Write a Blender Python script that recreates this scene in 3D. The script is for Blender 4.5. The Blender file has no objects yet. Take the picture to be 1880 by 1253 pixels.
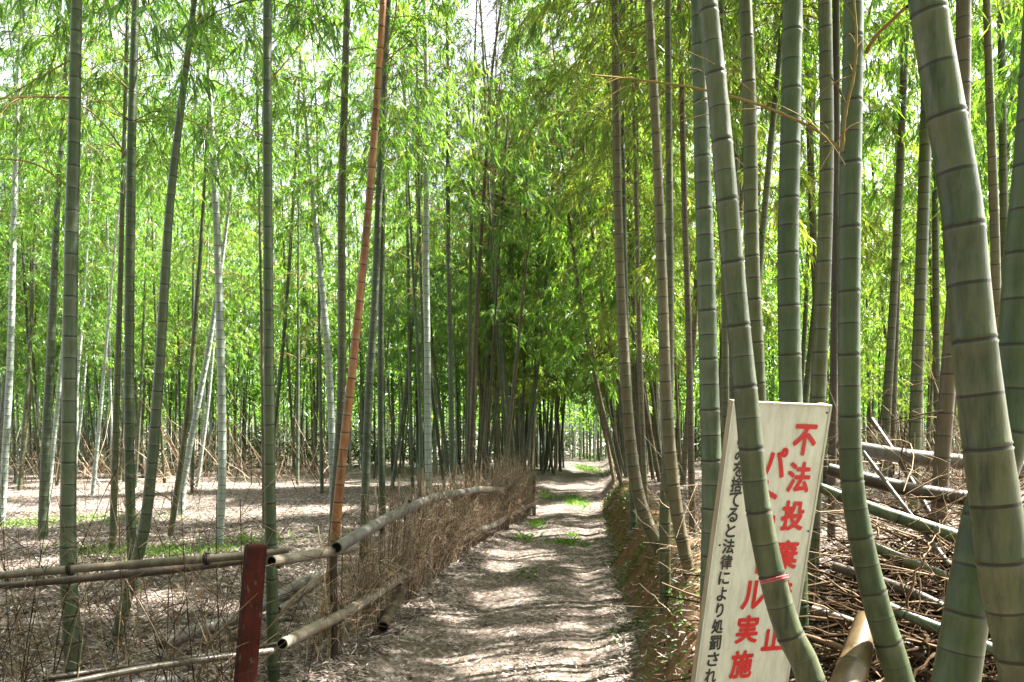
import bpy, math, random
import numpy as np
R = math.radians
S = bpy.context.scene
COL = S.collection

# ------------------------------------------------------------------ camera
F, CU, VH, CAMZ = 1462.0, 940.0, 805.0, 1.55     # focal in photo pixels, centre column, horizon row, eye height
cam = bpy.data.cameras.new('camera'); cam.sensor_width = 36; cam.lens = F / 1880 * 36
cam.shift_y = (VH - 626.5) / 1880; cam.clip_start = .05; cam.clip_end = 2000
co = bpy.data.objects.new('camera', cam); COL.objects.link(co)
co.location = (0, 0, CAMZ); co.rotation_euler = (R(90), 0, 0); S.camera = co

# ------------------------------------------------------------------ sky, sun, exposure
SUN_EL, SUN_AZ = 54, 68
W = bpy.data.worlds.new("World"); S.world = W; W.use_nodes = True
wn = W.node_tree.nodes
sky = wn.new('ShaderNodeTexSky'); sky.sky_type = 'NISHITA'; sky.sun_disc = False
sky.sun_elevation = R(SUN_EL); sky.sun_rotation = R(SUN_AZ); sky.dust_density = 5.0; sky.ozone_density = 0.6
hs = wn.new('ShaderNodeHueSaturation'); hs.inputs['Saturation'].default_value = .4          # sky desaturated toward blown-out white, with less blue in its fill
W.node_tree.links.new(sky.outputs[0], hs.inputs['Color']); W.node_tree.links.new(hs.outputs[0], wn['Background'].inputs[0])
wn['Background'].inputs[1].default_value = 0.055
sl = bpy.data.lights.new('sun', 'SUN'); sl.energy = 5.0; sl.angle = R(0.6); sl.color = (1, .97, .92)
so = bpy.data.objects.new('sun', sl); COL.objects.link(so); so.location = (30, 20, 40)
so.rotation_euler = (R(90 - SUN_EL), 0, R(180 - SUN_AZ))
S.view_settings.view_transform = 'Standard'; S.view_settings.look = 'None'
S.view_settings.exposure = 3.55
S.render.engine = 'CYCLES'
cy = S.cycles
cy.use_denoising = True; cy.max_bounces = 7; cy.diffuse_bounces = 3; cy.glossy_bounces = 2
cy.transmission_bounces = 5; cy.transparent_max_bounces = 4; cy.sample_clamp_indirect = 6
cy.caustics_reflective = False; cy.caustics_refractive = False

# ------------------------------------------------------------------ small maths
def unproj(u, v, Y):
    return np.array([(u - CU) * Y / F, Y, CAMZ - (v - VH) * Y / F])
def sst(a, b, x):
    t = np.clip((x - a) / (b - a), 0, 1); return t * t * (3 - 2 * t)
_rng0 = np.random.default_rng(5)
_waves = [(_rng0.uniform(-1, 1, 2), _rng0.uniform(0, 6.28)) for _ in range(14)]
def wob(x, y, f):
    s = 0
    for (d, p) in _waves: s = s + np.sin((d[0] * x + d[1] * y) * f * 2 + p + d[0] * 3 * np.sin(f * (d[1] * x - d[0] * y) + p))
    return s / 6
def path_x(y): return -0.22 + 0.112 * (y - 5) + .10 * np.sin(y * .22)
def ground_z(x, y):
    x = np.asarray(x, float); y = np.asarray(y, float)
    d = x - path_x(y) + .07 * wob(x * 0 + 3, y, .55)
    z = .66 * sst(.83, 1.32, d) * (.35 + .65 * sst(30, 14, y)) * (.5 + .5 * sst(2.6, 5.2, y)) + .10 * sst(1.6, 4, d) + .12 * sst(-1.15, -2.6, d)
    z = z + (.04 + .05 * sst(1.1, 1.5, d)) * wob(x, y, .9) * sst(.5, 1.2, np.abs(d)) + .0012 * wob(x, y, 4)
    z = z + .05 * sst(.5, 1.1, -d) * sst(1.8, 1.1, -d) - .035 * np.exp(-((d - .52) / .13) ** 2) - .03 * np.exp(-((d + .45) / .2) ** 2)
    return z

# ------------------------------------------------------------------ mesh helpers
class MB:
    """collects vertices and faces of one mesh"""
    def __init__(self): self.v = []; self.f = []; self.n = 0; self.a = []
    def add(self, verts, faces, mat=0, att=None):
        verts = np.asarray(verts, np.float32).reshape(-1, 3); faces = np.asarray(faces, np.int32)
        if len(faces) == 0: return
        mat = np.broadcast_to(np.asarray(mat, np.int32), (len(faces),))
        self.v.append(verts); self.f.append((faces + self.n, mat)); self.n += len(verts)
        self.a.append(np.zeros(len(verts), np.float32) + (0.5 if att is None else att))
    def mesh(self, name, mats, smooth=True, att=None):
        me = bpy.data.meshes.new(name)
        v = np.concatenate(self.v); me.vertices.add(len(v)); me.vertices.foreach_set('co', v.ravel())
        loops = np.concatenate([f.ravel() for f, m in self.f])
        tot = np.concatenate([np.full(len(f), f.shape[1], np.int32) for f, m in self.f])
        mi = np.concatenate([m for f, m in self.f])
        start = np.concatenate([[0], np.cumsum(tot)[:-1]]).astype(np.int32)
        me.loops.add(len(loops)); me.loops.foreach_set('vertex_index', loops.astype(np.int32))
        me.polygons.add(len(tot)); me.polygons.foreach_set('loop_start', start); me.polygons.foreach_set('loop_total', tot)
        me.polygons.foreach_set('material_index', mi.astype(np.int32))
        me.polygons.foreach_set('use_smooth', np.full(len(tot), smooth))
        if att:
            at = me.attributes.new(att, 'FLOAT', 'POINT'); at.data.foreach_set('value', np.concatenate(self.a))
        for m in (mats if isinstance(mats, (list, tuple)) else [mats]): me.materials.append(m)
        me.update(calc_edges=True); me.validate()
        return me
def link(name, me, parent=None, loc=None):
    o = bpy.data.objects.new(name, me); COL.objects.link(o)
    if parent: o.parent = parent
    if loc is not None: o.location = loc
    return o
def tag(o, label=None, cat=None, group=None, kind=None):
    if label: o['label'] = label
    if cat: o['category'] = cat
    if group: o['group'] = group
    if kind: o['kind'] = kind
    return o
def empty(name, loc, label, cat, group=None):
    o = bpy.data.objects.new(name, None); COL.objects.link(o); o.location = loc; o.empty_display_size = .2
    return tag(o, label, cat, group)

def frames(P):
    """parallel frames along P [..., K, 3]"""
    T = np.gradient(P, axis=-2); T /= np.linalg.norm(T, axis=-1, keepdims=True) + 1e-9
    ref = np.where(np.abs(T[..., 2:3]) > .8, np.array([1., 0, 0]), np.array([0, 0, 1.]))
    ref = np.broadcast_to(ref[..., :1, :], T.shape)
    A = np.cross(T, ref); A /= np.linalg.norm(A, axis=-1, keepdims=True) + 1e-9
    B = np.cross(T, A)
    return T, A, B
def tubes(mb, P, Rr, seg=3, mat=0, caps=False):
    """many tubes at once: P [N,K,3], Rr [N,K]"""
    P = np.asarray(P, float); N, K, _ = P.shape
    if N == 0: return
    T, A, B = frames(P)
    an = np.arange(seg) / seg * 2 * np.pi
    V = P[:, :, None] + Rr[:, :, None, None] * (np.cos(an)[:, None] * A[:, :, None] + np.sin(an)[:, None] * B[:, :, None])
    i = np.arange(N)[:, None, None] * K * seg; k = np.arange(K - 1)[None, :, None] * seg; s = np.arange(seg)[None, None, :]; s2 = (s + 1) % seg
    Q = np.stack(np.broadcast_arrays(i + k + s, i + k + s2, i + k + seg + s2, i + k + seg + s), -1).reshape(-1, 4)
    mb.add(V.reshape(-1, 3), Q, mat)
    if caps:
        for e, sgn in ((0, 1), (K - 1, -1)):
            idx = (np.arange(N)[:, None] * K * seg + e * seg + np.arange(seg)[None, ::sgn])
            mb.f.append((idx + mb.n - N * K * seg, np.full(N, caps, np.int32)))
def unit(a): return a / (np.linalg.norm(a, axis=-1, keepdims=True) + 1e-9)
def leaves(mb, P, D, N, L, Wd, mat=0, droop=.25):
    """blade leaves: base P, direction D, normal N, length L, width Wd"""
    D = unit(D); Sd = unit(np.cross(D, N)); N = np.cross(Sd, D)
    L = L[:, None]; Wd = Wd[:, None]; dz = np.array([0, 0, -1.]) * L * droop
    m = P + D * L * .38 + dz * .12
    tip = P + D * L * .97 + dz
    V = np.stack([P, m + Sd * Wd * .5 + N * Wd * .12, tip, m - Sd * Wd * .5 + N * Wd * .12], 1).reshape(-1, 3)
    mb.add(V, np.arange(len(V)).reshape(-1, 4), mat)
def catmull(C, n=24):
    C = np.asarray(C, float); C = np.vstack([2 * C[0] - C[1], C, 2 * C[-1] - C[-2]]); out = []
    for i in range(1, len(C) - 2):
        t = np.linspace(0, 1, n, endpoint=False)[:, None]; a, b, c, d = C[i - 1:i + 3]
        out.append(.5 * ((2 * b) + (c - a) * t + (2 * a - 5 * b + 4 * c - d) * t ** 2 + (3 * b - a - 3 * c + d) * t ** 3))
    out.append(C[-2][None]); return np.vstack(out)

# ------------------------------------------------------------------ materials
def nmat(name):
    m = bpy.data.materials.new(name); m.use_nodes = True; nt = m.node_tree; nt.nodes.clear()
    return m, nt.nodes, nt.links
def ramp(n, stops, interp='LINEAR'):
    r = n.new('ShaderNodeValToRGB'); r.color_ramp.interpolation = interp; e = r.color_ramp.elements
    while len(e) < len(stops): e.new(.5)
    for el, (p, c) in zip(e, stops): el.position = p; el.color = (*c, 1) if len(c) == 3 else c
    return r
def mix(n, l, fac, a, b, mode='MIX'):
    m = n.new('ShaderNodeMix'); m.data_type = 'RGBA'; m.blend_type = mode; m.clamp_factor = True
    for sock, val in ((m.inputs[0], fac), (m.inputs[6], a), (m.inputs[7], b)):
        if hasattr(val, 'links') or isinstance(val, bpy.types.NodeSocket): l.new(val, sock)
        elif isinstance(val, (int, float)): sock.default_value = val
        else: sock.default_value = (*val, 1)
    return m.outputs[2]
def noise(n, l, vec, scale, detail=3, rough=.6, w=None, dist=0):
    t = n.new('ShaderNodeTexNoise'); t.inputs['Scale'].default_value = scale; t.inputs['Detail'].default_value = detail
    t.inputs['Roughness'].default_value = rough; t.inputs['Distortion'].default_value = dist
    if w is not None: t.noise_dimensions = '4D'; l.new(w, t.inputs['W'])
    l.new(vec, t.inputs['Vector']); return t.outputs['Fac']
def mapr(n, l, val, a, b, c=0, d=1):
    m = n.new('ShaderNodeMapRange'); m.inputs[1].default_value = a; m.inputs[2].default_value = b; m.inputs[3].default_value = c; m.inputs[4].default_value = d
    l.new(val, m.inputs[0]); return m.outputs[0]
def mth(n, l, op, a, b=0.0):
    m = n.new('ShaderNodeMath'); m.operation = op
    for s, v in ((m.inputs[0], a), (m.inputs[1], b)):
        if isinstance(v, (int, float)): s.default_value = v
        else: l.new(v, s)
    return m.outputs[0]
def stretch(n, l, vec, s):
    m = n.new('ShaderNodeMapping'); m.inputs['Scale'].default_value = s; l.new(vec, m.inputs[0]); return m.outputs[0]
def finish(n, l, col, rough=.6, spec=.3, bump=None, bstr=.3, bdist=.01):
    p = n.new('ShaderNodeBsdfPrincipled'); o = n.new('ShaderNodeOutputMaterial')
    if isinstance(col, tuple): p.inputs['Base Color'].default_value = (*col, 1)
    else: l.new(col, p.inputs['Base Color'])
    if isinstance(rough, (int, float)): p.inputs['Roughness'].default_value = rough
    else: l.new(rough, p.inputs['Roughness'])
    p.inputs['Specular IOR Level'].default_value = spec
    if bump is not None:
        b = n.new('ShaderNodeBump'); b.inputs['Strength'].default_value = bstr; b.inputs['Distance'].default_value = bdist
        l.new(bump, b.inputs['Height']); l.new(b.outputs[0], p.inputs['Normal'])
    l.new(p.outputs[0], o.inputs[0])

def culm_mat(name, c1, c2, streak, lichen, powder, ring=(.008, .005, .003), streak_amt=.7, lichen_amt=.5, var=.35, dk=.38):
    c1, c2, lichen, powder = [tuple(x * dk for x in c) for c in (c1, c2, lichen, powder)]; streak = tuple(x * dk * .6 for x in streak); lichen = tuple(x * .72 for x in lichen); powder = tuple(x * .8 for x in powder)
    m, n, l = nmat(name)
    tc = n.new('ShaderNodeTexCoord'); oi = n.new('ShaderNodeObjectInfo'); at = n.new('ShaderNodeAttribute'); at.attribute_name = 'node'
    w = mth(n, l, 'MULTIPLY', oi.outputs['Random'], 37.0); v = tc.outputs['Object']
    base = mix(n, l, mapr(n, l, noise(n, l, stretch(n, l, v, (3, 3, .9)), 1.6, 4, .6, w), .35, .65), c1, c2)
    base = mix(n, l, mth(n, l, 'MULTIPLY', oi.outputs['Random'], var), base, c2)
    st = mapr(n, l, noise(n, l, stretch(n, l, v, (26, 26, 2.2)), 1, 4, .65, w), .5, .68)
    base = mix(n, l, mth(n, l, 'MULTIPLY', st, streak_amt), base, streak)
    al = mapr(n, l, noise(n, l, stretch(n, l, v, (9, 9, 1.1)), 1, 5, .7, w), .47, .62)
    base = mix(n, l, mth(n, l, 'MULTIPLY', al, streak_amt * .75), base, streak)
    li = mapr(n, l, noise(n, l, stretch(n, l, v, (1, 1, .6)), 75, 3, .6, w), .58, .68)
    lp = mapr(n, l, noise(n, l, stretch(n, l, v, (1, 1, .4)), 9, 2, .5, w), .42, .62)
    base = mix(n, l, mth(n, l, 'MULTIPLY', mth(n, l, 'MULTIPLY', li, lp), lichen_amt), base, lichen)
    bl = mapr(n, l, noise(n, l, stretch(n, l, v, (1, 1, .45)), 24, 5, .72, w), .50, .66)
    base = mix(n, l, mth(n, l, 'MULTIPLY', bl, lichen_amt * .75), base, lichen)
    dkb = mapr(n, l, noise(n, l, stretch(n, l, v, (1, 1, .3)), 15, 5, .75, w), .56, .70)
    base = mix(n, l, mth(n, l, 'MULTIPLY', dkb, .55), base, streak)
    d = at.outputs['Fac']                                     # signed distance (m) from the nearest node
    pw = mth(n, l, 'MULTIPLY', mapr(n, l, d, -.045, -.008), mapr(n, l, d, -.006, -.002, 1, 0))
    base = mix(n, l, mth(n, l, 'MULTIPLY', pw, .35), base, powder)
    up = mth(n, l, 'MULTIPLY', mapr(n, l, d, .004, .008), mapr(n, l, d, .03, .07, 1, 0))
    base = mix(n, l, mth(n, l, 'MULTIPLY', up, .15), base, streak)
    rg = mth(n, l, 'MULTIPLY', mapr(n, l, d, -.0055, -.003), mapr(n, l, d, .0035, .006, 1, 0))
    base = mix(n, l, mth(n, l, 'MULTIPLY', rg, .92), base, ring)
    fine = noise(n, l, stretch(n, l, v, (1, 1, .25)), 160, 2, .6, w)
    base = mix(n, l, .35, base, mix(n, l, fine, (.25, .25, .25), (1, 1, 1)), 'OVERLAY')
    finish(n, l, base, mapr(n, l, li, 0, 1, .4, .7), .35, fine, .15, .004)
    return m
M = {}
M['grey_green'] = culm_mat('culm_grey_green', (.108, .148, .068), (.16, .188, .105), (.03, .075, .024), (.29, .33, .21), (.33, .37, .28))
M['green'] = culm_mat('culm_green', (.07, .108, .036), (.11, .145, .058), (.022, .066, .016), (.22, .27, .13), (.21, .26, .15))
M['olive'] = culm_mat('culm_olive', (.12, .14, .042), (.175, .17, .062), (.05, .075, .025), (.30, .29, .2), (.28, .28, .2))
M['moss'] = culm_mat('culm_mossy', (.105, .13, .05), (.165, .17, .08), (.018, .062, .015), (.26, .285, .16), (.25, .26, .17), streak_amt=.9)
M['pale'] = culm_mat('culm_pale', (.22, .265, .215), (.29, .32, .27), (.12, .17, .12), (.42, .43, .39), (.42, .44, .4), streak_amt=.5, dk=.8)  # pale powdery culms, lightened so the colour carries sunlight on the left stems
M['tan'] = culm_mat('culm_tan', (.20, .165, .075), (.26, .21, .105), (.10, .085, .035), (.36, .31, .2), (.33, .28, .18), streak_amt=.6)
M['brown'] = culm_mat('culm_brown', (.15, .10, .05), (.21, .15, .08), (.07, .05, .025), (.3, .25, .18), (.28, .22, .14), streak_amt=.6)
M['orange'] = culm_mat('culm_orange', (.28, .075, .018), (.36, .17, .07), (.12, .042, .016), (.44, .28, .15), (.46, .28, .14), (.022, .008, .004), .9, .7, dk=.72)
M['dead'] = culm_mat('culm_dead', (.30, .24, .17), (.40, .34, .26), (.17, .12, .075), (.5, .45, .38), (.42, .36, .28), (.09, .06, .04), .55, .4)
M['dead_grey'] = culm_mat('culm_dead_grey', (.21, .19, .17), (.30, .275, .25), (.11, .09, .075), (.38, .35, .32), (.3, .27, .25), (.08, .06, .05), .6, .5)
M['dead_dark'] = culm_mat('culm_dead_dark', (.15, .115, .075), (.22, .175, .125), (.08, .055, .03), (.34, .3, .24), (.22, .18, .13), (.05, .035, .02), .7, .5)  # dead culm darkened, the left rails' shade put into the colour
M['bark'] = culm_mat('culm_bark', (.07, .045, .025), (.12, .08, .05), (.03, .02, .012), (.2, .15, .1), (.13, .09, .06), (.02, .015, .01), .8, .5)
M['stump'] = culm_mat('culm_stump', (.20, .125, .045), (.27, .185, .08), (.10, .06, .025), (.4, .32, .2), (.3, .22, .12), (.06, .04, .02), .7, .3)

def leaf_mat(name, stops, tstops, tfac=.5):
    m, n, l = nmat(name)
    g = n.new('ShaderNodeNewGeometry'); oi = n.new('ShaderNodeObjectInfo')
    r = mth(n, l, 'FRACT', mth(n, l, 'ADD', g.outputs['Random Per Island'], 0.0))
    tc = n.new('ShaderNodeTexCoord'); cl = mapr(n, l, noise(n, l, tc.outputs['Object'], 1.1, 2, .5), .36, .64)      # older and younger sprays
    rr = mth(n, l, 'ADD', mth(n, l, 'ADD', mth(n, l, 'MULTIPLY', r, .42), mth(n, l, 'MULTIPLY', oi.outputs['Random'], .15)), mth(n, l, 'MULTIPLY', cl, .40))
    a = ramp(n, stops); b = ramp(n, tstops); l.new(rr, a.inputs[0]); l.new(rr, b.inputs[0])
    d = n.new('ShaderNodeBsdfDiffuse'); t = n.new('ShaderNodeBsdfTranslucent'); gl = n.new('ShaderNodeBsdfGlossy'); gl.inputs['Roughness'].default_value = .38
    l.new(a.outputs[0], d.inputs[0]); l.new(b.outputs[0], t.inputs[0])
    m1 = n.new('ShaderNodeMixShader'); m1.inputs[0].default_value = tfac; l.new(d.outputs[0], m1.inputs[1]); l.new(t.outputs[0], m1.inputs[2])
    m2 = n.new('ShaderNodeMixShader'); m2.inputs[0].default_value = .05; l.new(m1.outputs[0], m2.inputs[1]); l.new(gl.outputs[0], m2.inputs[2])
    o = n.new('ShaderNodeOutputMaterial'); l.new(m2.outputs[0], o.inputs[0]); return m
M['leaf'] = leaf_mat('leaf_green', [(0, (.016, .05, .01)), (.45, (.04, .11, .018)), (.85, (.065, .15, .025)), (1, (.14, .17, .04))],
                     [(0, (.05, .17, .012)), (.45, (.20, .43, .025)), (.85, (.32, .54, .035)), (1, (.50, .52, .06))])
M['leaf_olive'] = leaf_mat('leaf_olive', [(0, (.016, .045, .01)), (.4, (.045, .10, .016)), (.75, (.085, .135, .025)), (1, (.19, .15, .04))],
                           [(0, (.05, .15, .012)), (.4, (.21, .37, .025)), (.75, (.36, .46, .035)), (1, (.52, .42, .06))])
M['leaf_shaded'] = leaf_mat('leaf_shaded', [(0, (.012, .03, .008)), (.6, (.03, .055, .015)), (1, (.06, .07, .025))], [(0, (.03, .07, .01)), (.6, (.08, .14, .02)), (1, (.14, .15, .03))], .35)  # leaf colours lowered to carry the shade under the far grove
def simple_island(name, stops, rough=.7, trans=0.0):
    m, n, l = nmat(name); g = n.new('ShaderNodeNewGeometry'); a = ramp(n, stops); l.new(g.outputs['Random Per Island'], a.inputs[0])
    d = n.new('ShaderNodeBsdfDiffuse'); l.new(a.outputs[0], d.inputs[0]); t = n.new('ShaderNodeBsdfTranslucent'); l.new(a.outputs[0], t.inputs[0])
    x = n.new('ShaderNodeMixShader'); x.inputs[0].default_value = trans; l.new(d.outputs[0], x.inputs[1]); l.new(t.outputs[0], x.inputs[2])
    o = n.new('ShaderNodeOutputMaterial'); l.new(x.outputs[0], o.inputs[0]); return m
M['litter'] = simple_island('dry_leaf', [(0, (.035, .023, .017)), (.3, (.10, .075, .058)), (.65, (.20, .16, .13)), (1, (.40, .36, .315))], trans=.15)
M['twig'] = simple_island('dry_twig', [(0, (.03, .018, .01)), (.3, (.12, .078, .048)), (.65, (.28, .20, .13)), (1, (.52, .43, .32))])
M['twig_mid'] = simple_island('aged_twig', [(0, (.02, .012, .008)), (.5, (.085, .056, .034)), (1, (.25, .19, .13))])
M['twig_shaded'] = simple_island('shaded_twig', [(0, (.012, .008, .005)), (.5, (.04, .026, .016)), (1, (.13, .09, .06))])  # ramp darkened, putting the brush pile's shade into the twig colour
M['branch'] = simple_island('branch', [(0, (.09, .06, .025)), (.5, (.16, .12, .05)), (1, (.22, .17, .07))])
M['branch_red'] = simple_island('branch_red', [(0, (.15, .065, .03)), (1, (.2, .11, .045))])
M['grass'] = simple_island('grass_blade', [(0, (.06, .14, .02)), (.6, (.12, .24, .035)), (1, (.2, .3, .06))], trans=.35)
M['moss_leaf'] = simple_island('weed_leaf', [(0, (.03, .075, .015)), (.6, (.06, .13, .025)), (1, (.11, .17, .04))], trans=.3)
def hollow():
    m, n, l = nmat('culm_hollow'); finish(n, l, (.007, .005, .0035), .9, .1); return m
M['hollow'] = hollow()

def ground_mat(name, path):
    m, n, l = nmat(name); g = n.new('ShaderNodeNewGeometry'); at = n.new('ShaderNodeAttribute'); at.attribute_name = 'bank'
    v = g.outputs['Position']
    n1 = noise(n, l, v, 1.3, 5, .65); n2 = noise(n, l, v, 9, 4, .6)
    if path: base = mix(n, l, mapr(n, l, n1, .38, .62), (.055, .04, .031), (.105, .083, .067))
    else: base = mix(n, l, mapr(n, l, n1, .38, .62), (.06, .046, .036), (.115, .092, .075))
    base = mix(n, l, mapr(n, l, n2, .45, .7, 0, .7), base, (.055, .038, .025))
    vo = n.new('ShaderNodeTexVoronoi'); vo.inputs['Scale'].default_value = 34; l.new(stretch(n, l, v, (1, .45, 1)), vo.inputs['Vector'])
    vs = n.new('ShaderNodeSeparateColor'); l.new(vo.outputs['Color'], vs.inputs[0])
    chips = ramp(n, [(0, (.05, .036, .025)), (.35, (.09, .07, .053)), (.75, (.18, .15, .128)), (1, (.32, .285, .255))]); l.new(vs.outputs[0], chips.inputs[0])
    base = mix(n, l, .42 if path else .6, base, chips.outputs[0])
    # rusty earth of the cut bank, with mossy patches
    soil = mix(n, l, mapr(n, l, noise(n, l, v, 5, 5, .7), .35, .65), (.075, .034, .013), (.17, .088, .032))
    soil = mix(n, l, mapr(n, l, noise(n, l, v, 2.3, 4, .6), .52, .64, 0, .8), soil, (.07, .095, .022))
    base = mix(n, l, mth(n, l, 'MULTIPLY', at.outputs['Fac'], .9), base, soil)
    hgt = mth(n, l, 'ADD', mth(n, l, 'MULTIPLY', vs.outputs[1], .5), noise(n, l, v, 22, 4, .7))
    finish(n, l, base, .92, .1, hgt, .8, .012); return m
M['ground'] = ground_mat('leaf_strewn_earth', False); M['path'] = ground_mat('trodden_earth', True)

# ------------------------------------------------------------------ ground and path
def grid(xs, ys, fn, mats, name, att=None):
    X, Y = np.meshgrid(xs, ys); Z = fn(X, Y); nx = len(xs); ny = len(ys)
    i = np.arange(ny - 1)[:, None] * nx + np.arange(nx - 1)[None]; i = i.ravel()
    mb = MB(); mb.add(np.stack([X, Y, Z], -1).reshape(-1, 3), np.stack([i, i + 1, i + nx + 1, i + nx], 1), 0, att(X, Y).ravel() if att else None)
    return link(name, mb.mesh(name, mats, True, 'bank'))
def bank_mask(x, y):
    d = x - path_x(y) + .07 * wob(x * 0 + 3, y, .55)
    return (sst(.80, .95, d) * sst(1.75, 1.35, d) * sst(26, 14, y)).astype(np.float32)
def axis(a, b, lo, hi, fine, grow):
    out = list(np.arange(lo, hi, fine)); s = fine
    while out[-1] < b: s *= grow; out.append(out[-1] + s)
    s = fine
    while out[0] > a: s *= grow; out.insert(0, out[0] - s)
    return np.array(out)
g = grid(axis(-900, 900, -4, 6.5, .07, 1.09), axis(-60, 1800, 1.0, 22, .08, 1.09), ground_z, M['ground'], 'ground', bank_mask)
tag(g, kind='structure')
# path: a trodden strip lying 4 mm above the ground, ragged edges
ys = np.concatenate([np.arange(-3, 30, .1), np.arange(30, 80, .4)]); ts = np.linspace(-1, 1, 23)
Y = np.repeat(ys[:, None], 23, 1); half = .80 + .07 * np.sin(ys * 3.1) * np.sin(ys * 1.3 + 1) + .05 * np.sin(ys * 9.1)
half2 = .72 + .10 * np.sin(ys * 2.3 + 2) + .05 * np.sin(ys * 7.7)
X = path_x(Y) + np.where(ts[None] > 0, ts[None] * half[:, None], ts[None] * half2[:, None])
Z = ground_z(X, Y) + .004
i = (np.arange(len(ys) - 1)[:, None] * 23 + np.arange(22)[None]).ravel()
mb = MB(); mb.add(np.stack([X, Y, Z], -1), np.stack([i, i + 1, i + 24, i + 23], 1), 0, 0.0)
tag(link('path', mb.mesh('path', M['path'], True, 'bank')), kind='structure')

# fallen leaves lying over the ground
rng = np.random.default_rng(11)
def scatter(n, y0, y1, power=1.6):
    y = y0 + (y1 - y0) * rng.random(n) ** power; x = rng.uniform(-.72, .72, n) * y + rng.normal(0, .3, n); return x, y
mb = MB(); x, y = scatter(270000, 2.2, 24, 1.7)
d = x - path_x(y); keep = (np.abs(d) > .8) | (rng.random(len(d)) < .5 + .3 * np.sin(d * 9)); keep &= (bank_mask(x, y) < .5) | (rng.random(len(d)) < .35); x = x[keep]; y = y[keep]
sz = np.clip(.45 + y / 12, .5, 1) * np.where(np.abs(x - path_x(y)) < .8, .75, 1); z = ground_z(x, y) + rng.uniform(.006, .022, len(x)); a = rng.uniform(0, 6.28, len(x))
D = np.stack([np.cos(a), np.sin(a), rng.normal(0, .25, len(x))], 1); N = np.stack([rng.normal(0, .4, len(x)), rng.normal(0, .4, len(x)), np.ones(len(x))], 1)
leaves(mb, np.stack([x, y, z], 1), D, N, rng.uniform(.05, .115, len(x)) * sz, rng.uniform(.009, .017, len(x)) * sz, 0, .0)
tag(link('leaf_litter', mb.mesh('leaf_litter', M['litter'], False)), 'dry tan fallen bamboo leaves strewn over the path and grove floor', 'leaf litter', kind='stuff')

# grass tufts
def gpix(u, v):
    """where the view ray through a photo pixel meets the ground"""
    Ys = np.geomspace(2, 200, 6000); x = (u - CU) * Ys / F; zz = CAMZ - (v - VH) * Ys / F
    k = np.argmax(zz < ground_z(x, Ys)); return x[k], Ys[k]
mb = MB()
for (u, v, rx, ry, n) in [(1040, 998, .3, .35, 200), (1055, 922, .3, 1.8, 500), (1078, 862, .5, 6, 800), (1000, 912, .35, 1.2, 260), (985, 965, .15, .5, 200), (965, 990, .2, .5, 120),
                          (310, 1015, 1.0, .8, 700), (180, 1012, .6, .6, 220), (455, 995, .7, .7, 250), (190, 955, 1.4, .9, 420), (30, 965, .8, .7, 350), (60, 1055, .4, .3, 80), (1075, 840, .6, 9, 900), (1048, 985, .1, .2, 60)]:
    cx, cyy = gpix(u, v); x = cx + rng.normal(0, rx * .5, n); y = cyy + rng.normal(0, ry * .5, n); a = rng.uniform(0, 6.28, n)
    L = rng.uniform(.04, .13, n) * (1 + .03 * cyy)
    leaves(mb, np.stack([x, y, ground_z(x, y)], 1), np.stack([np.cos(a) * .7, np.sin(a) * .7, rng.uniform(.4, 1.2, n)], 1), rng.normal(0, 1, (n, 3)), L, L * .13, 0, .25)
tag(link('grass', mb.mesh('grass', M['grass'], False)), 'short bright green grass tufts along the path and in the grove', 'grass', kind='stuff')
mb = MB()                                                       # low green growth on the face of the bank
for _ in range(60):
    yy = rng.uniform(3.2, 18); dd = rng.uniform(.8, 1.3); n = rng.integers(20, 70); x = path_x(yy) + dd + rng.normal(0, .09, n); y = yy + rng.normal(0, .14, n); a = rng.uniform(0, 6.28, n)
    L = rng.uniform(.02, .06, n)
    leaves(mb, np.stack([x, y, ground_z(x, y) + rng.uniform(0, .04, n)], 1), np.stack([np.cos(a) - .4, np.sin(a), rng.uniform(-.1, .7, n)], 1), rng.normal(0, 1, (n, 3)), L, L * .4, 0, .3)
tag(link('ground_cover', mb.mesh('ground_cover', M['moss_leaf'], False)), 'patchy dark green moss and small leaves on the cut bank right of the path', 'ground cover', kind='stuff')

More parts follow.
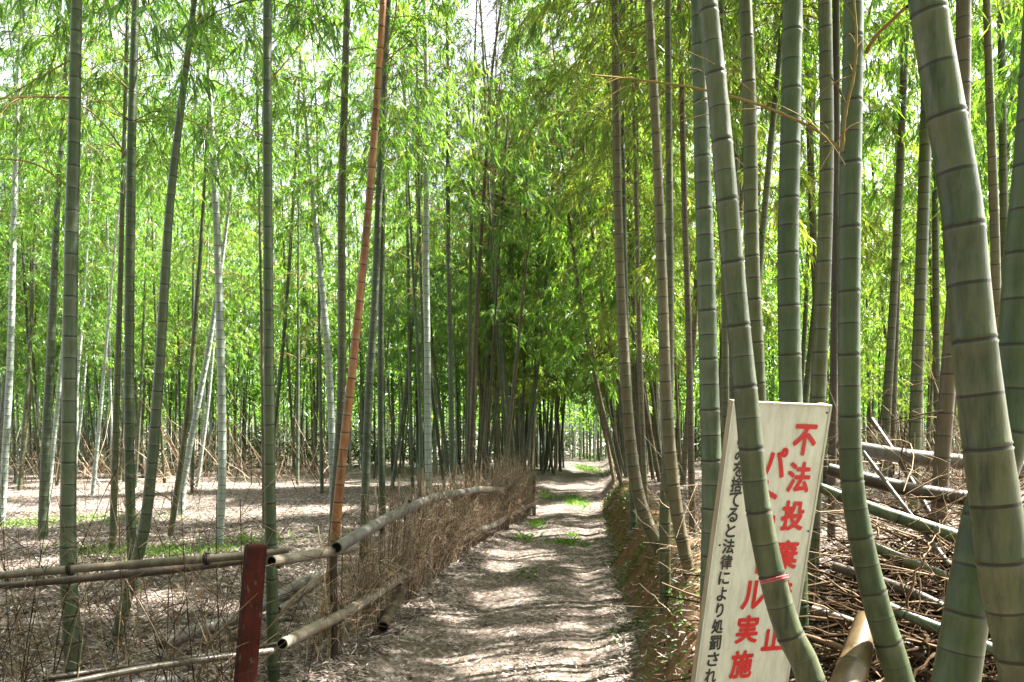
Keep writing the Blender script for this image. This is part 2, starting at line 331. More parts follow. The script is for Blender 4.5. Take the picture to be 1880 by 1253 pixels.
# ------------------------------------------------------------------ bamboo
def culm(mb, C, W, internode=.24, seg=14, short=True, mat=0, cap=0, rg=None):
    """a jointed culm along control points C with radii W (both ends included)"""
    P = catmull(C); s = np.concatenate([[0], np.cumsum(np.linalg.norm(np.diff(P, axis=0), axis=1))]); Ltot = s[-1]
    wr = np.interp(np.linspace(0, len(C) - 1, len(P)), np.arange(len(C)), W)
    nodes = []; t = .05 if short else internode * .4
    while t < Ltot - .02:
        nodes.append(t); k = (.5 + .5 * min(1, t / .8) + .3 * min(1, max(0, t - 2) / 5)) if short else 1
        t += internode * k * ((.93 + .14 * rg.random()) if rg is not None else 1)
    st = [0.0, Ltot]; nd = [.5, .5]; sc = [1, 1]
    offs = [(-.07, 1), (-.012, 1.0), (-.0055, 1.05), (-.001, .98), (.003, .985), (.0075, 1.045), (.014, 1.005), (.07, 1)] if seg > 9 else [(-.05, 1), (-.006, 1.03), (.0, 1.0), (.006, 1.02), (.05, 1)]
    for q in nodes:
        for o, f in offs:
            if 0 < q + o < Ltot: st.append(q + o); nd.append(o); sc.append(f)
    o = np.argsort(st); st = np.array(st)[o]; nd = np.array(nd)[o]; sc = np.array(sc)[o]
    Q = np.stack([np.interp(st, s, P[:, k]) for k in range(3)], 1); r = np.interp(st, s, wr) * sc
    T = np.gradient(P, s, axis=0); Tq = unit(np.stack([np.interp(st, s, T[:, k]) for k in range(3)], 1))
    ref = np.array([1., 0, 0]) if abs(Tq[0, 2]) > .6 else np.array([0, 0, 1.])
    A = unit(np.cross(Tq, ref)); B = np.cross(Tq, A); an = np.arange(seg) / seg * 2 * np.pi
    V = Q[:, None] + r[:, None, None] * (np.cos(an)[:, None] * A[:, None] + np.sin(an)[:, None] * B[:, None])
    k = np.arange(len(st) - 1)[:, None] * seg; a = np.arange(seg)[None]; a2 = (a + 1) % seg
    mb.add(V.reshape(-1, 3), np.stack(np.broadcast_arrays(k + a, k + a2, k + seg + a2, k + seg + a), -1).reshape(-1, 4), mat, np.repeat(nd, seg))
    if cap:
        for e in (0, len(st) - 1):                              # a hollow cut end: rim, then a recessed disc
            c = Q[e] + Tq[e] * (.02 if e == 0 else -.02); rim = V[e]; inn = Q[e] + (rim - Q[e]) * .8; deep = c + (rim - Q[e]) * .78
            ii = np.arange(seg); jj = (ii + 1) % seg
            mb.add(np.vstack([rim, inn, deep]), np.vstack([np.stack([ii, jj, jj + seg, ii + seg], 1)]), mat, .5)
            mb.add(np.vstack([inn, deep, c[None]]), np.stack([ii, jj, jj + seg, ii + seg], 1), cap)
            mb.add(np.vstack([deep, c[None]]), np.stack([ii, jj, np.full(seg, seg)], 1), cap)
    return P, s, wr, nodes

def crown(br, fo, P, s, nodes, z0, rg, nb=60, Lmax=1.7, ntw=11, nlf=8, leaf=.115, dens=1.0, taper_low=.5, cull=None):
    """branches from the upper nodes, drooping, with fans of leaves on their twigs"""
    zt = P[-1, 2]; sel = [q for q in nodes if np.interp(q, s, P[:, 2]) > z0]
    if not sel: return
    q = rg.choice(sel, nb); B0 = np.stack([np.interp(q, s, P[:, k]) for k in range(3)], 1)
    h = np.clip((B0[:, 2] - z0) / max(.5, zt - z0), 0, 1)
    L = Lmax * (taper_low + (1 - taper_low) * np.minimum(1, h * 4)) * (1 - .72 * h ** 1.6) * rg.uniform(.65, 1.2, nb)
    az = rg.uniform(0, 2 * np.pi, nb); Hd = np.stack([np.cos(az), np.sin(az), np.zeros(nb)], 1)
    K = 6; t = np.linspace(0, 1, K)[None, :, None]
    up = rg.uniform(.35, .8, nb)[:, None, None]; dr = rg.uniform(.5, .95, nb)[:, None, None]
    side = np.stack([-np.sin(az), np.cos(az), np.zeros(nb)], 1)[:, None] * rg.normal(0, .15, nb)[:, None, None]
    Lx = L[:, None, None]; zz = np.array([0, 0, 1.])
    Pb = B0[:, None] + Hd[:, None] * Lx * t * .85 + side * Lx * t ** 2 + zz * Lx * (up * t - dr * t ** 2)
    tubes(br, Pb, np.repeat(np.linspace(.007, .0018, K)[None], nb, 0) * (.6 + .4 * L[:, None] / Lmax), 3)
    n = nb * ntw; bi = np.repeat(np.arange(nb), ntw); ss = rg.uniform(.22, 1, n) ** .8
    f = ss * (K - 1); k0 = np.minimum(f.astype(int), K - 2); fr = (f - k0)[:, None]
    T0 = Pb[bi, k0] * (1 - fr) + Pb[bi, k0 + 1] * fr; Td = unit(Pb[bi, k0 + 1] - Pb[bi, k0])
    dv = unit(Td * .8 + rg.normal(0, .55, (n, 3)) + np.array([0, 0, -.25])); tl = rg.uniform(.14, .42, n) * (.5 + .5 * L[bi] / Lmax)
    tt = np.linspace(0, 1, 3)[None, :, None]
    tubes(br, T0[:, None] + dv[:, None] * tl[:, None, None] * tt + np.array([0, 0, -.25]) * tl[:, None, None] * tt ** 2, np.repeat(np.array([[.0022, .0016, .001]]), n, 0), 3)
    m = n * nlf; ti = np.repeat(np.arange(n), nlf); u = rg.uniform(.25, 1.0, m)
    LP = T0[ti] + dv[ti] * (tl[ti] * u)[:, None] + np.array([0, 0, -.25]) * (tl[ti] * u ** 2)[:, None]
    lat = unit(np.cross(dv[ti], zz) + rg.normal(0, .25, (m, 3))); sg = rg.choice([-1, 1], m)[:, None]
    D = unit(dv[ti] * rg.uniform(.3, 1, m)[:, None] + lat * sg * rg.uniform(.1, .9, m)[:, None] + np.array([0, 0, -.3]) + rg.normal(0, .15, (m, 3)))
    N = np.array([0, 0, 1.]) + rg.normal(0, .55, (m, 3)); Lf = leaf * rg.uniform(.6, 1.25, m)
    kp = rg.random(m) < dens
    if cull is not None: kp &= ~sunlit(LP + cull)
    leaves(fo, LP[kp], D[kp], N[kp], Lf[kp], Lf[kp] * .145, 0, .3)

HERO_XY = []
# gaps in the canopy: where the sun reaches the ground (u, v, half width px, half height px)
SUND = np.array([math.sin(R(SUN_AZ)) * math.cos(R(SUN_EL)), math.cos(R(SUN_AZ)) * math.cos(R(SUN_EL)), math.sin(R(SUN_EL))])
SPOTS = []
for (u, v, a, b) in [(975, 1228, 125, 20), (840, 1216, 50, 10), (915, 1101, 60, 16), (810, 1128, 45, 9), (1040, 978, 75, 9), (955, 1022, 60, 9), (1090, 929, 40, 7), (920, 1042, 40, 8), (1070, 1050, 35, 8), (1078, 863, 40, 6), (1060, 895, 40, 5),
                     (250, 925, 130, 14), (80, 955, 90, 14), (420, 945, 130, 14), (560, 938, 70, 10), (30, 1040, 60, 12), (250, 1100, 60, 14), (400, 1120, 40, 10), (1650, 965, 50, 14), (870, 1160, 30, 8), (330, 893, 260, 5), (120, 905, 120, 6)]:
    cx, cyy = gpix(u, v); SPOTS.append((cx, cyy, a * cyy / F, b * cyy * cyy / F / 1.5))
def sunlit(P):
    t = P[:, 2] / SUND[2]; gx = P[:, 0] - SUND[0] * t; gy = P[:, 1] - SUND[1] * t; hit = np.zeros(len(P), bool)
    for (cx, cyy, a, b) in SPOTS:
        w = .25 * np.sin(gx * 9 + cyy) + .2 * np.sin(gy * 13 + gx * 4)
        hit |= ((gx - cx) / a) ** 2 + ((gy - cyy) / b) ** 2 < 1.25 + w
    hit |= (P[:, 2] > 1.55 + (.45 + .05 * np.sin(P[:, 1] * 2)) * P[:, 1]) & (P[:, 1] > 5) & (np.abs(P[:, 0] + .034 * P[:, 1]) < .026 * P[:, 1] + .15 * np.sin(P[:, 2] * 2.3 + P[:, 1]))     # the strip of open sky over the path
    return hit
def shades_spot(x, y, z0=3.4, z1=12.5, r=1.0):
    for (cx, cyy, a, b) in SPOTS:
        for k in (-.5, .5) if a > .8 else (0,):
            p = np.array([x - cx - k * a, y - cyy]); d = SUND[:2]; t = np.clip(np.dot(p, d) / np.dot(d, d), z0 / SUND[2], z1 / SUND[2])
            if np.linalg.norm(p - d * t) < r: return True
    return False
def hero(label, ctrl, Y, mat, H=12.5, z0=5.0, seed=1, nb=46, leaf='leaf', internode=.24, seg=16, nlf=9, extra=None, group=None, Lmax=1.9, name='bamboo', bare=False):
    """one bamboo read from the photograph: ctrl rows are (u, v, width in px), top to bottom, at distance Y (or Y0..Y1)"""
    rg = np.random.default_rng(seed * 7 + 3)
    Ys = np.linspace(Y[0], Y[1], len(ctrl)) if isinstance(Y, tuple) else np.full(len(ctrl), float(Y))
    P = [unproj(u, v, yy) for (u, v, w), yy in zip(ctrl, Ys)]; Wd = [w * .9 * yy / F / 2 for (u, v, w), yy in zip(ctrl, Ys)]
    P = P[::-1]; Wd = Wd[::-1]
    # down to the ground
    zb = float(ground_z(P[0][0], P[0][1]))
    if P[0][2] > zb + .02:
        d = (P[0] - P[1]); d = d / max(.3, abs(d[2])); k = P[0][2] - zb + .08; d[:2] = np.clip(d[:2], -.45, .45)
        P.insert(0, P[0] + np.array([d[0] * k, d[1] * k, -k])); Wd.insert(0, Wd[0] * 1.02)
    else: P[0][2] = zb - .08
    # up to the top, slowly straightening and then nodding over
    if P[-1][2] < H:
        d = unit(P[-1] - P[-2]); d = d / d[2]; z = P[-1][2]; rem = H - z; w = Wd[-1]; a = rg.uniform(0, 6.28)
        nodv = np.array([np.cos(a), np.sin(a), 0]) * .9; b = P[-1].copy()
        for t in (.025, .08, .2, .4, .7, 1.0):
            q = b + np.array([d[0], d[1], 0]) * rem * (t - .35 * t * t) + np.array([0, 0, rem * t]) + nodv * t ** 3
            P.append(q); Wd.append(w * (1 - .72 * t))
    P = np.array(P); base = np.array([P[0][0], P[0][1], float(ground_z(P[0][0], P[0][1]))]); HERO_XY.append(base[:2])
    root = empty(name, base, label, 'bamboo', group)
    mb = MB(); CP, s, wr, nodes = culm(mb, P - base, Wd, internode, seg, True, rg=rg)
    link('culm', mb.mesh('culm', M[mat], True, 'node'), root)
    br, fo = MB(), MB()
    if base[1] > 6: nb, Lmax = int(nb * 1.8), Lmax * 1.2
    if not bare:
        crown(br, fo, CP, s, nodes, z0 - base[2], rg, nb, Lmax, 11, nlf, cull=base)
        tag(link('foliage', fo.mesh('foliage', M[leaf], False), root), kind='stuff')
    if extra: extra(root, base)
    if br.n: tag(link('branches', br.mesh('branches', M['branch'], True), root), kind='stuff')
    return root

def long_branch(rows, Ys, r0, r1, rg, sub=True):
    """a bare branch with knuckles traced at a distance, plus a few bare side twigs: a part of its own"""
    def fn(root, base):
        br = MB()
        C = np.array([unproj(u, v, y) for (u, v), y in zip(rows, Ys)]) - base; P = catmull(C, 10); K = len(P)
        r = np.linspace(r0, r1, K) * (1 + .35 * (np.arange(K) % 7 == 3)); tubes(br, P[None], r[None], 6)
        if sub:
            for k in range(5, K - 4, 7):
                for _ in range(2):
                    d = unit(P[k + 1] - P[k]) * .7 + rg.normal(0, .5, 3); L = rg.uniform(.15, .4); t = np.linspace(0, 1, 5)[:, None]
                    tubes(br, (P[k] + d * L * t + np.array([0, 0, -.1]) * t ** 2)[None], np.linspace(r[k] * .5, .001, 5)[None], 4)
        link('branch', br.mesh('branch', M['branch'], True), root)
    return fn
def multi(*fs):
    def fn(root, base):
        for f in fs: f(root, base)
    return fn
rgb = np.random.default_rng(77)

# --- left of the path
hero('thick grey-green bamboo with pale blotches passing behind the left fence rail, nearest on the left', [(141, 0, 20), (136, 250, 24), (130, 500, 26.5), (126, 850, 29), (126, 1050, 32), (138, 1245, 36)], 4.7, 'grey_green', seed=1, z0=3.9, nb=80,
     extra=multi(long_branch([(128, 345), (60, 300), (-40, 290)], (4.7, 4.6, 4.4), .006, .003, rgb), long_branch([(128, 180), (60, 178), (-20, 183)], (4.7, 4.5, 4.3), .006, .003, rgb),
                 long_branch([(130, 110), (60, 150), (-10, 190)], (4.7, 4.6, 4.5), .005, .002, rgb)))
hero('straight dark green bamboo whose foot is crossed by the curved leaning one', [(249, 0, 13.5), (241, 300, 18), (237, 700, 19), (240, 950, 19), (249, 1096, 22)], 7.2, 'green', seed=2, z0=4.2,
     extra=long_branch([(236, 290), (160, 200), (40, 180), (-20, 240)], (7.2, 7, 6.6, 6.3), .007, .003, rgb))
hero('leaning bamboo curving down left to its foot in front of the dark green one', [(357, 0, 10), (332, 200, 14), (310, 400, 16.5), (291, 700, 20), (268, 950, 22), (236, 1080, 24), (205, 1192, 22)], 5.55, 'grey_green', seed=3, z0=4.0, nb=70)
hero('sunlit whitish bamboo standing alone between the leaning one and the fence post', [(384, 150, 9), (395, 350, 13), (404, 600, 16), (408, 850, 16), (402, 1008, 16)], 10.6, 'pale', seed=4, z0=4.8)
hero('slim straight bamboo with dark rings rising right behind the red post', [(491, 0, 17), (491, 300, 18), (493, 600, 20), (496, 900, 22), (503, 1250, 26)], 4.85, 'green', seed=5, z0=4.4, nb=55,
     extra=multi(long_branch([(491, 155), (520, 120), (560, 70), (600, 10)], (4.85, 4.9, 5, 5), .005, .002, rgb), long_branch([(491, 255), (450, 230), (400, 190)], (4.85, 4.9, 5), .005, .002, rgb)))
hero('olive bamboo standing just left of the orange dead one', [(638, -20, 13), (632, 200, 15), (627, 400, 16), (627, 700, 17), (614, 930, 17), (606, 1060, 17)], 9, 'olive', seed=6, z0=4.6)
hero('bare dead bamboo of orange-brown colour leaning beside the fence', [(704, -10, 13.5), (694, 150, 14.5), (675, 400, 15.5), (650, 650, 17), (628, 850, 19), (608, 1050, 21), (598, 1120, 22)], 6.1, 'orange', H=9, seed=7, bare=True, internode=.28,
     extra=multi(long_branch([(702, 100), (722, 50), (730, -10)], (6.1, 6.1, 6.1), .008, .004, rgb, False), long_branch([(702, 120), (735, 90), (770, 60)], (6.1, 6.1, 6.1), .006, .003, rgb, False)))
hero('pale green bamboo close behind the orange dead one, its upper half crossing it', [(706, 150, 13), (697, 330, 14), (688, 550, 15), (676, 750, 17), (668, 1000, 17)], 9.6, 'grey_green', seed=8, z0=4.6)
hero('dark green bamboo standing right of the orange dead one and touching a paler stem', [(708, 60, 11), (702, 400, 12), (699, 700, 13), (702, 940, 14)], 10.8, 'green', seed=9, z0=4.8)
hero('blue-grey bamboo in clear view beyond the middle of the brushwood fence', [(783, 260, 11), (783, 500, 12), (785, 700, 14), (787, 935, 15)], 12.6, 'pale', seed=10, z0=4.8)
hero('slender grey-green bamboo right of the blue-grey one beyond the fence', [(822, 220, 8), (823, 450, 9), (827, 650, 10), (831, 905, 12)], 14.5, 'grey_green', seed=11, z0=6.2)
hero('bluish bamboo bending right on its way down, left of the olive one', [(566, 260, 9), (580, 420, 11), (598, 600, 13), (608, 760, 14), (612, 960, 14)], 12.6, 'pale', seed=12, z0=4.8)
hero('grey bamboo leaning slightly right, just left of the thick blotched one', [(112, 270, 9), (104, 400, 12), (93, 650, 16), (83, 850, 18), (78, 992, 19)], 11.2, 'grey_green', seed=13, z0=4.6)
hero('white sunlit bamboo at the left edge of the picture', [(32, 200, 8), (25, 420, 11), (18, 680, 13), (4, 935, 14)], 13.5, 'pale', seed=14, z0=6)
hero('slim tan-green bamboo left of the dark green one in the clearing', [(228, 250, 8), (221, 500, 10), (213, 780, 13), (206, 1012, 14)], 10.2, 'olive', seed=15, z0=4.4)
hero('olive bamboo leaning right between the curved one and the sunlit whitish one', [(374, 360, 6), (364, 520, 9), (344, 760, 11), (325, 900, 12), (311, 982, 12)], 11.5, 'olive', seed=16, z0=5.2)
hero('pale bamboo leaning strongly right behind the sunlit whitish one', [(397, 550, 9), (383, 640, 11), (360, 760, 12), (340, 870, 13), (333, 935, 13)], 15, 'pale', H=8, seed=17, z0=4.6)
hero('thin white bamboo on the clearing edge behind the thick blotched one', [(122, 570, 6), (110, 700, 8), (94, 860, 9), (88, 925, 9)], 14.5, 'pale', seed=19, z0=6)
hero('thin yellowish bamboo hugging the left side of the ringed one by the post', [(477, 420, 5), (480, 600, 6), (483, 800, 7), (485, 965, 8)], 12.4, 'tan', seed=20, z0=5.2)
hero('pale slanting bamboo far off in the clearing left of the dark green one', [(192, 670, 6), (184, 760, 7), (172, 890, 8)], 20, 'pale', seed=21, z0=5)
hero('tan bamboo mottled brown, centre of the row along the fence', [(890, 330, 7), (876, 560, 9), (868, 760, 11), (863, 900, 12)], 15.2, 'brown', seed=23, z0=5.4)
hero('thin near-black bamboo rising out of the frizzy end of the fence', [(922, 380, 4), (908, 600, 5), (896, 790, 6), (891, 885, 7)], 15.8, 'bark', seed=24, z0=5.4)
hero('tan forked bamboo leaning right over the frizzy end of the fence', [(960, 545, 6), (949, 650, 7), (938, 760, 8), (925, 880, 9)], 16, 'tan', H=5.4, seed=25, bare=True,
     extra=multi(long_branch([(957, 590), (975, 565), (1000, 535)], (16, 16, 16), .014, .006, rgb), long_branch([(957, 595), (945, 580), (935, 570)], (16, 16, 16), .012, .006, rgb)))
hero('slender olive bamboo standing left of the mottled brown one', [(868, 280, 5), (863, 550, 7), (861, 760, 8), (856, 885, 9)], 15, 'olive', seed=26, z0=5)
hero('thin green bamboo bending right, just left of the blue-grey one', [(752, 380, 4), (760, 530, 6), (770, 720, 7), (775, 905, 8)], 14.5, 'grey_green', seed=27, z0=5.4)
# --- right of the path
hero('tan bamboo with a bowed foot on the edge of the bank, first beside the path', [(1130, 60, 16), (1134, 350, 18), (1142, 580, 20), (1156, 800, 24), (1175, 920, 26), (1208, 1005, 27)], 7.6, 'tan', seed=31, z0=4.2, leaf='leaf_olive')
hero('tan-green bamboo rooted on the bank edge right of the one with bowed foot', [(1190, -10, 17), (1205, 250, 19), (1215, 500, 21), (1224, 750, 25), (1241, 930, 27), (1270, 1098, 25)], 5.4, 'tan', seed=32, z0=4.4, leaf='leaf_olive')
hero('green bamboo whose foot shows between the two tan ones on the bank', [(1228, 250, 14), (1230, 500, 16), (1228, 750, 20), (1221, 940, 23), (1221, 1082, 24)], 5.75, 'olive', seed=33, z0=4.6, leaf='leaf_olive')
hero('upright grey-green bamboo directly behind the left edge of the white sign', [(1281, -10, 28), (1288, 250, 32), (1296, 500, 36), (1303, 750, 40), (1307, 900, 41), (1304, 1060, 40)], 3.75, 'grey_green', seed=34, z0=5)
hero('curved bamboo in front of the white sign with a red cord round it', [(1298, -10, 38), (1318, 180, 41), (1338, 400, 44), (1354, 580, 46), (1373, 760, 48), (1390, 920, 50), (1418, 1060, 53), (1448, 1160, 55), (1492, 1260, 56)], 2.45, 'moss', seed=35, z0=5, internode=.195, seg=24)
hero('olive bamboo rising above the left part of the white sign', [(1368, -10, 25), (1376, 200, 28), (1380, 450, 29), (1389, 650, 30), (1396, 820, 31)], 4.5, 'olive', seed=36, z0=4.8)
hero('dark thick bamboo standing behind the top of the white sign', [(1456, -20, 38), (1451, 250, 40), (1447, 480, 42), (1452, 740, 46), (1456, 900, 47)], 3.65, 'green', seed=37, z0=5, seg=20)
hero('slim leaning bamboo seen between the two stems above the sign', [(1432, 90, 11), (1412, 300, 13), (1392, 520, 14), (1376, 760, 15)], 6.8, 'olive', seed=38, z0=4.8, leaf='leaf_olive')
hero('pale brownish bamboo above the top right corner of the white sign', [(1514, -10, 26), (1518, 250, 27), (1513, 480, 29), (1501, 740, 31), (1494, 900, 32)], 4.3, 'olive', seed=39, z0=4.8)
hero('dark thin bamboo partly hidden by the branching one right of the sign', [(1535, -10, 14), (1536, 250, 14), (1534, 480, 15), (1530, 740, 16)], 6.2, 'bark', seed=40, z0=4.6, leaf='leaf_olive')
hero('branching green bamboo standing right of the white sign with foot curving right', [(1567, -20, 38), (1566, 100, 40), (1562, 280, 42), (1559, 500, 43), (1559, 720, 43), (1564, 880, 45), (1585, 1010, 49), (1615, 1130, 53), (1652, 1250, 55)], 2.85, 'green', seed=41, z0=5, internode=.215, seg=24,
     extra=multi(long_branch([(1546, 278), (1500, 240), (1400, 195), (1290, 165), (1180, 148), (1085, 138)], (2.83, 2.8, 2.7, 2.6, 2.5, 2.4), .0052, .0026, rgb),
                 long_branch([(1546, 278), (1552, 210), (1569, 130), (1572, 60), (1566, -20)], (2.80, 2.76, 2.74, 2.72, 2.7), .0058, .0035, rgb),
                 long_branch([(1590, 98), (1605, 70), (1635, 40), (1665, 12)], (2.85, 2.8, 2.7, 2.6), .0075, .006, rgb, False)))
hero('thickest bamboo, mossy with broad dark rings, leaning in from the upper right', [(1686, -120, 66), (1702, 0, 69), (1732, 180, 73), (1764, 370, 77), (1781, 560, 82), (1802, 745, 87), (1826, 915, 94), (1850, 1085, 98), (1884, 1240, 100)], 2.0, 'moss', seed=42, z0=5, internode=.27, seg=28)
hero('big dark bamboo crossing behind the thickest one toward the bottom edge', [(1910, -20, 56), (1893, 275, 60), (1876, 480, 66), (1856, 780, 72), (1818, 900, 75), (1795, 1000, 79), (1754, 1255, 88)], 2.3, 'green', seed=43, z0=5, internode=.27, seg=24)
hero('grey bamboo mostly hidden behind the thickest one, showing at its upper right', [(1769, -10, 28), (1768, 180, 28), (1762, 400, 29), (1745, 640, 30), (1727, 880, 31), (1720, 1045, 31)], 4.6, 'brown', seed=44, z0=4.8)
hero('yellow-tan bamboo with pale rings at the right edge beyond the thickest one', [(1811, -10, 14), (1818, 200, 16), (1826, 420, 18), (1831, 640, 19), (1836, 900, 20)], 6.2, 'tan', seed=45, z0=4.6, internode=.2)
hero('brown bamboo in the shade between the tan pair and the upright one behind the sign', [(1250, 100, 10), (1256, 350, 12), (1264, 600, 13), (1270, 900, 14)], 7.4, 'brown', seed=46, z0=4.4, leaf='leaf_olive')
hero('slim stem in the narrow gap left of the sign top, behind the curved bamboo', [(1326, 200, 12), (1330, 500, 14), (1332, 740, 15), (1332, 900, 15)], 6.4, 'olive', seed=47, z0=4.4, leaf='leaf_olive')
hero('light tan bamboo immediately right of the one with bowed foot', [(1164, 200, 8), (1170, 450, 9), (1176, 700, 11), (1186, 930, 12)], 9, 'tan', seed=48, z0=4, leaf='leaf_olive')
hero('grey-green straight bamboo behind the bowed foot on the bank', [(1144, 300, 9), (1150, 600, 11), (1158, 800, 13), (1163, 960, 14)], 9.6, 'grey_green', seed=49, z0=4.2, leaf='leaf_olive')

# --- the grove behind: one of each kind built, then copied
VAR = {}
def variant(key, mat, leaf, seed, H, z0, r, nb=52, lean=1.0):
    rg = np.random.default_rng(seed); a = rg.uniform(0, 6.28); k = lean * rg.uniform(.4, 1.2)
    dv = np.array([np.cos(a), np.sin(a)]); C = []
    for t in (0, .08, .25, .5, .75, .92, 1):
        off = dv * (k * (t + .2 * np.sin(t * 4)) + 1.1 * max(0, t - .6) ** 2 * 4); C.append([off[0], off[1], H * t - .06 - (.25 * max(0, t - .9) * 10 * .5)])
    mb = MB(); P, s, wr, nodes = culm(mb, C, r * np.array([1.04, 1, .95, .8, .5, .25, .12]), .27, 9, True, rg=rg)
    br, fo = MB(), MB(); crown(br, fo, P, s, nodes, z0, rg, nb, 2.1, 12, 10, .14)
    VAR[key] = (mb.mesh('culm', M[mat], True, 'node'), br.mesh('branches', M['branch'], True), fo.mesh('foliage', M[leaf], False), a, np.concatenate(fo.v).astype(np.float32), leaf)
kinds = [('pale', 'leaf'), ('grey_green', 'leaf'), ('olive', 'leaf'), ('green', 'leaf'), ('tan', 'leaf_olive'), ('olive', 'leaf_olive'), ('brown', 'leaf_olive'), ('grey_green', 'leaf_olive')]
rs = np.random.default_rng(3)
for i, (m, lf) in enumerate(kinds):
    for j in range(2):
        variant((m, lf, j), m, lf, 100 + i * 5 + j, rs.uniform(12.5, 15.5), rs.uniform(3.6, 5.2) if lf == 'leaf' else rs.uniform(2.6, 3.8), rs.uniform(.042, .056), 76)
DESC = {'pale': 'bleached pale', 'grey_green': 'grey-green', 'olive': 'olive', 'green': 'dark green', 'tan': 'tan', 'brown': 'brown'}
pts = [tuple(p) for p in HERO_XY]
def far_enough(x, y, dmin):
    return all((x - a) ** 2 + (y - b) ** 2 > dmin * dmin for a, b in pts)
def grow(x, y, key, label, group, sc, face=None):
    r = empty('bamboo', (x, y, float(ground_z(x, y))), label, 'bamboo', group)
    r.rotation_euler = (0, 0, rs.uniform(0, 6.28) if face is None else face - VAR[key][3] + rs.normal(0, .5)); r.scale = (sc, sc, sc * rs.uniform(.92, 1.1))
    for nm, me in zip(('culm', 'branches', 'foliage'), VAR[key][:3]):
        if nm == 'foliage' and (shades_spot(x, y, 1.5, 15.5, 3.2) or (y < 32 and abs(x + .034 * y) < 4)):                # open the gaps through which the sun reaches the ground
            V = VAR[key][4]; c_, s_ = math.cos(r.rotation_euler[2]), math.sin(r.rotation_euler[2]); B = V[::4]
            Wp = np.stack([(B[:, 0] * c_ - B[:, 1] * s_) * r.scale[0] + x, (B[:, 0] * s_ + B[:, 1] * c_) * r.scale[1] + y, B[:, 2] * r.scale[2] + r.location[2]], 1)
            kp = ~sunlit(Wp)
            if kp.mean() < .995:
                m2 = MB(); Vk = V.reshape(-1, 4, 3)[kp].reshape(-1, 3); m2.add(Vk, np.arange(len(Vk)).reshape(-1, 4)); me = m2.mesh('foliage', M[VAR[key][5]], False)
        o = link(nm, me, r)
        if nm != 'culm': o['kind'] = 'stuff'
    pts.append((x, y))
def clear_of_view(x, y):
    """keeps the sunlit clearing on the left open"""
    return not (x < -1.2 and y < 24 and x > -13 and y > 6 and abs(y - 16) < 6.5)
count = 0
def zone(n, sampler, dmin, keys, where, scr=(.85, 1.12), face=None, vi=None):
    global count; made = 0; tries = 0
    while made < n and tries < n * 60:
        tries += 1; x, y = sampler()
        if not far_enough(x, y, dmin) or (tries < n * 45 and shades_spot(x, y)): continue
        k = keys[rs.integers(len(keys))]; m, lf = k
        grow(x, y, (m, lf, int(rs.integers(2)) if vi is None else vi), '%s bamboo %s' % (DESC[m], where), '%s bamboos %s' % (DESC[m], where), rs.uniform(*scr), face); made += 1
    count += made
variant(('olive', 'leaf_olive', 2), 'olive', 'leaf_olive', 301, 13, 2.5, .046, 105, 1.8); variant(('tan', 'leaf_olive', 2), 'tan', 'leaf', 302, 12, 2.3, .043, 105, 1.8)
LK = [('pale', 'leaf'), ('grey_green', 'leaf'), ('olive', 'leaf'), ('green', 'leaf'), ('grey_green', 'leaf')]
RK = [('tan', 'leaf_olive'), ('olive', 'leaf_olive'), ('brown', 'leaf_olive'), ('grey_green', 'leaf_olive')]
def left_row():
    y = 17 + 26 * rs.random(); return path_x(y) - rs.uniform(1.1, 3.2), y
def right_row():
    y = 9.5 + 33 * rs.random(); return path_x(y) + rs.uniform(1.35, 3.2), y
def left_mid():
    while True:
        y = rs.uniform(13, 26); x = rs.uniform(-.68 * y, path_x(y) - 2.2)
        if not (12 < y < 20.5 and x < -2): return x, y
def left_far():
    y = rs.uniform(24, 42); return rs.uniform(-.68 * y, path_x(y) - 3), y
def right_near():
    y = rs.uniform(6.5, 16); return rs.uniform(path_x(y) + 2.0, .70 * y + 1), y
def right_far():
    y = rs.uniform(16, 40); return rs.uniform(path_x(y) + 3, .68 * y), y
def right_edge():
    y = 9 + 15 * rs.random(); return path_x(y) + rs.uniform(1.15, 2.2), y
zone(12, right_edge, .3, [('olive', 'leaf_olive'), ('tan', 'leaf_olive')], 'with low leafy branches arching over the path from the right', face=math.pi, vi=2)
zone(48, left_row, .35, LK + [('tan', 'leaf_olive'), ('olive', 'leaf_olive')], 'in the dense row left of the path beyond the fence')
zone(50, right_row, .35, RK, 'in the dense row right of the path', face=math.pi)
zone(20, left_mid, 1.0, LK, 'scattered around the sunlit clearing behind the fence')
zone(72, left_far, .8, LK, 'in the thick stand behind the left clearing')
zone(22, right_near, .9, RK[:2] + LK[1:3], 'close behind the brush pile right of the sign')
zone(38, right_far, .9, RK + LK[:3], 'far back in the right grove')

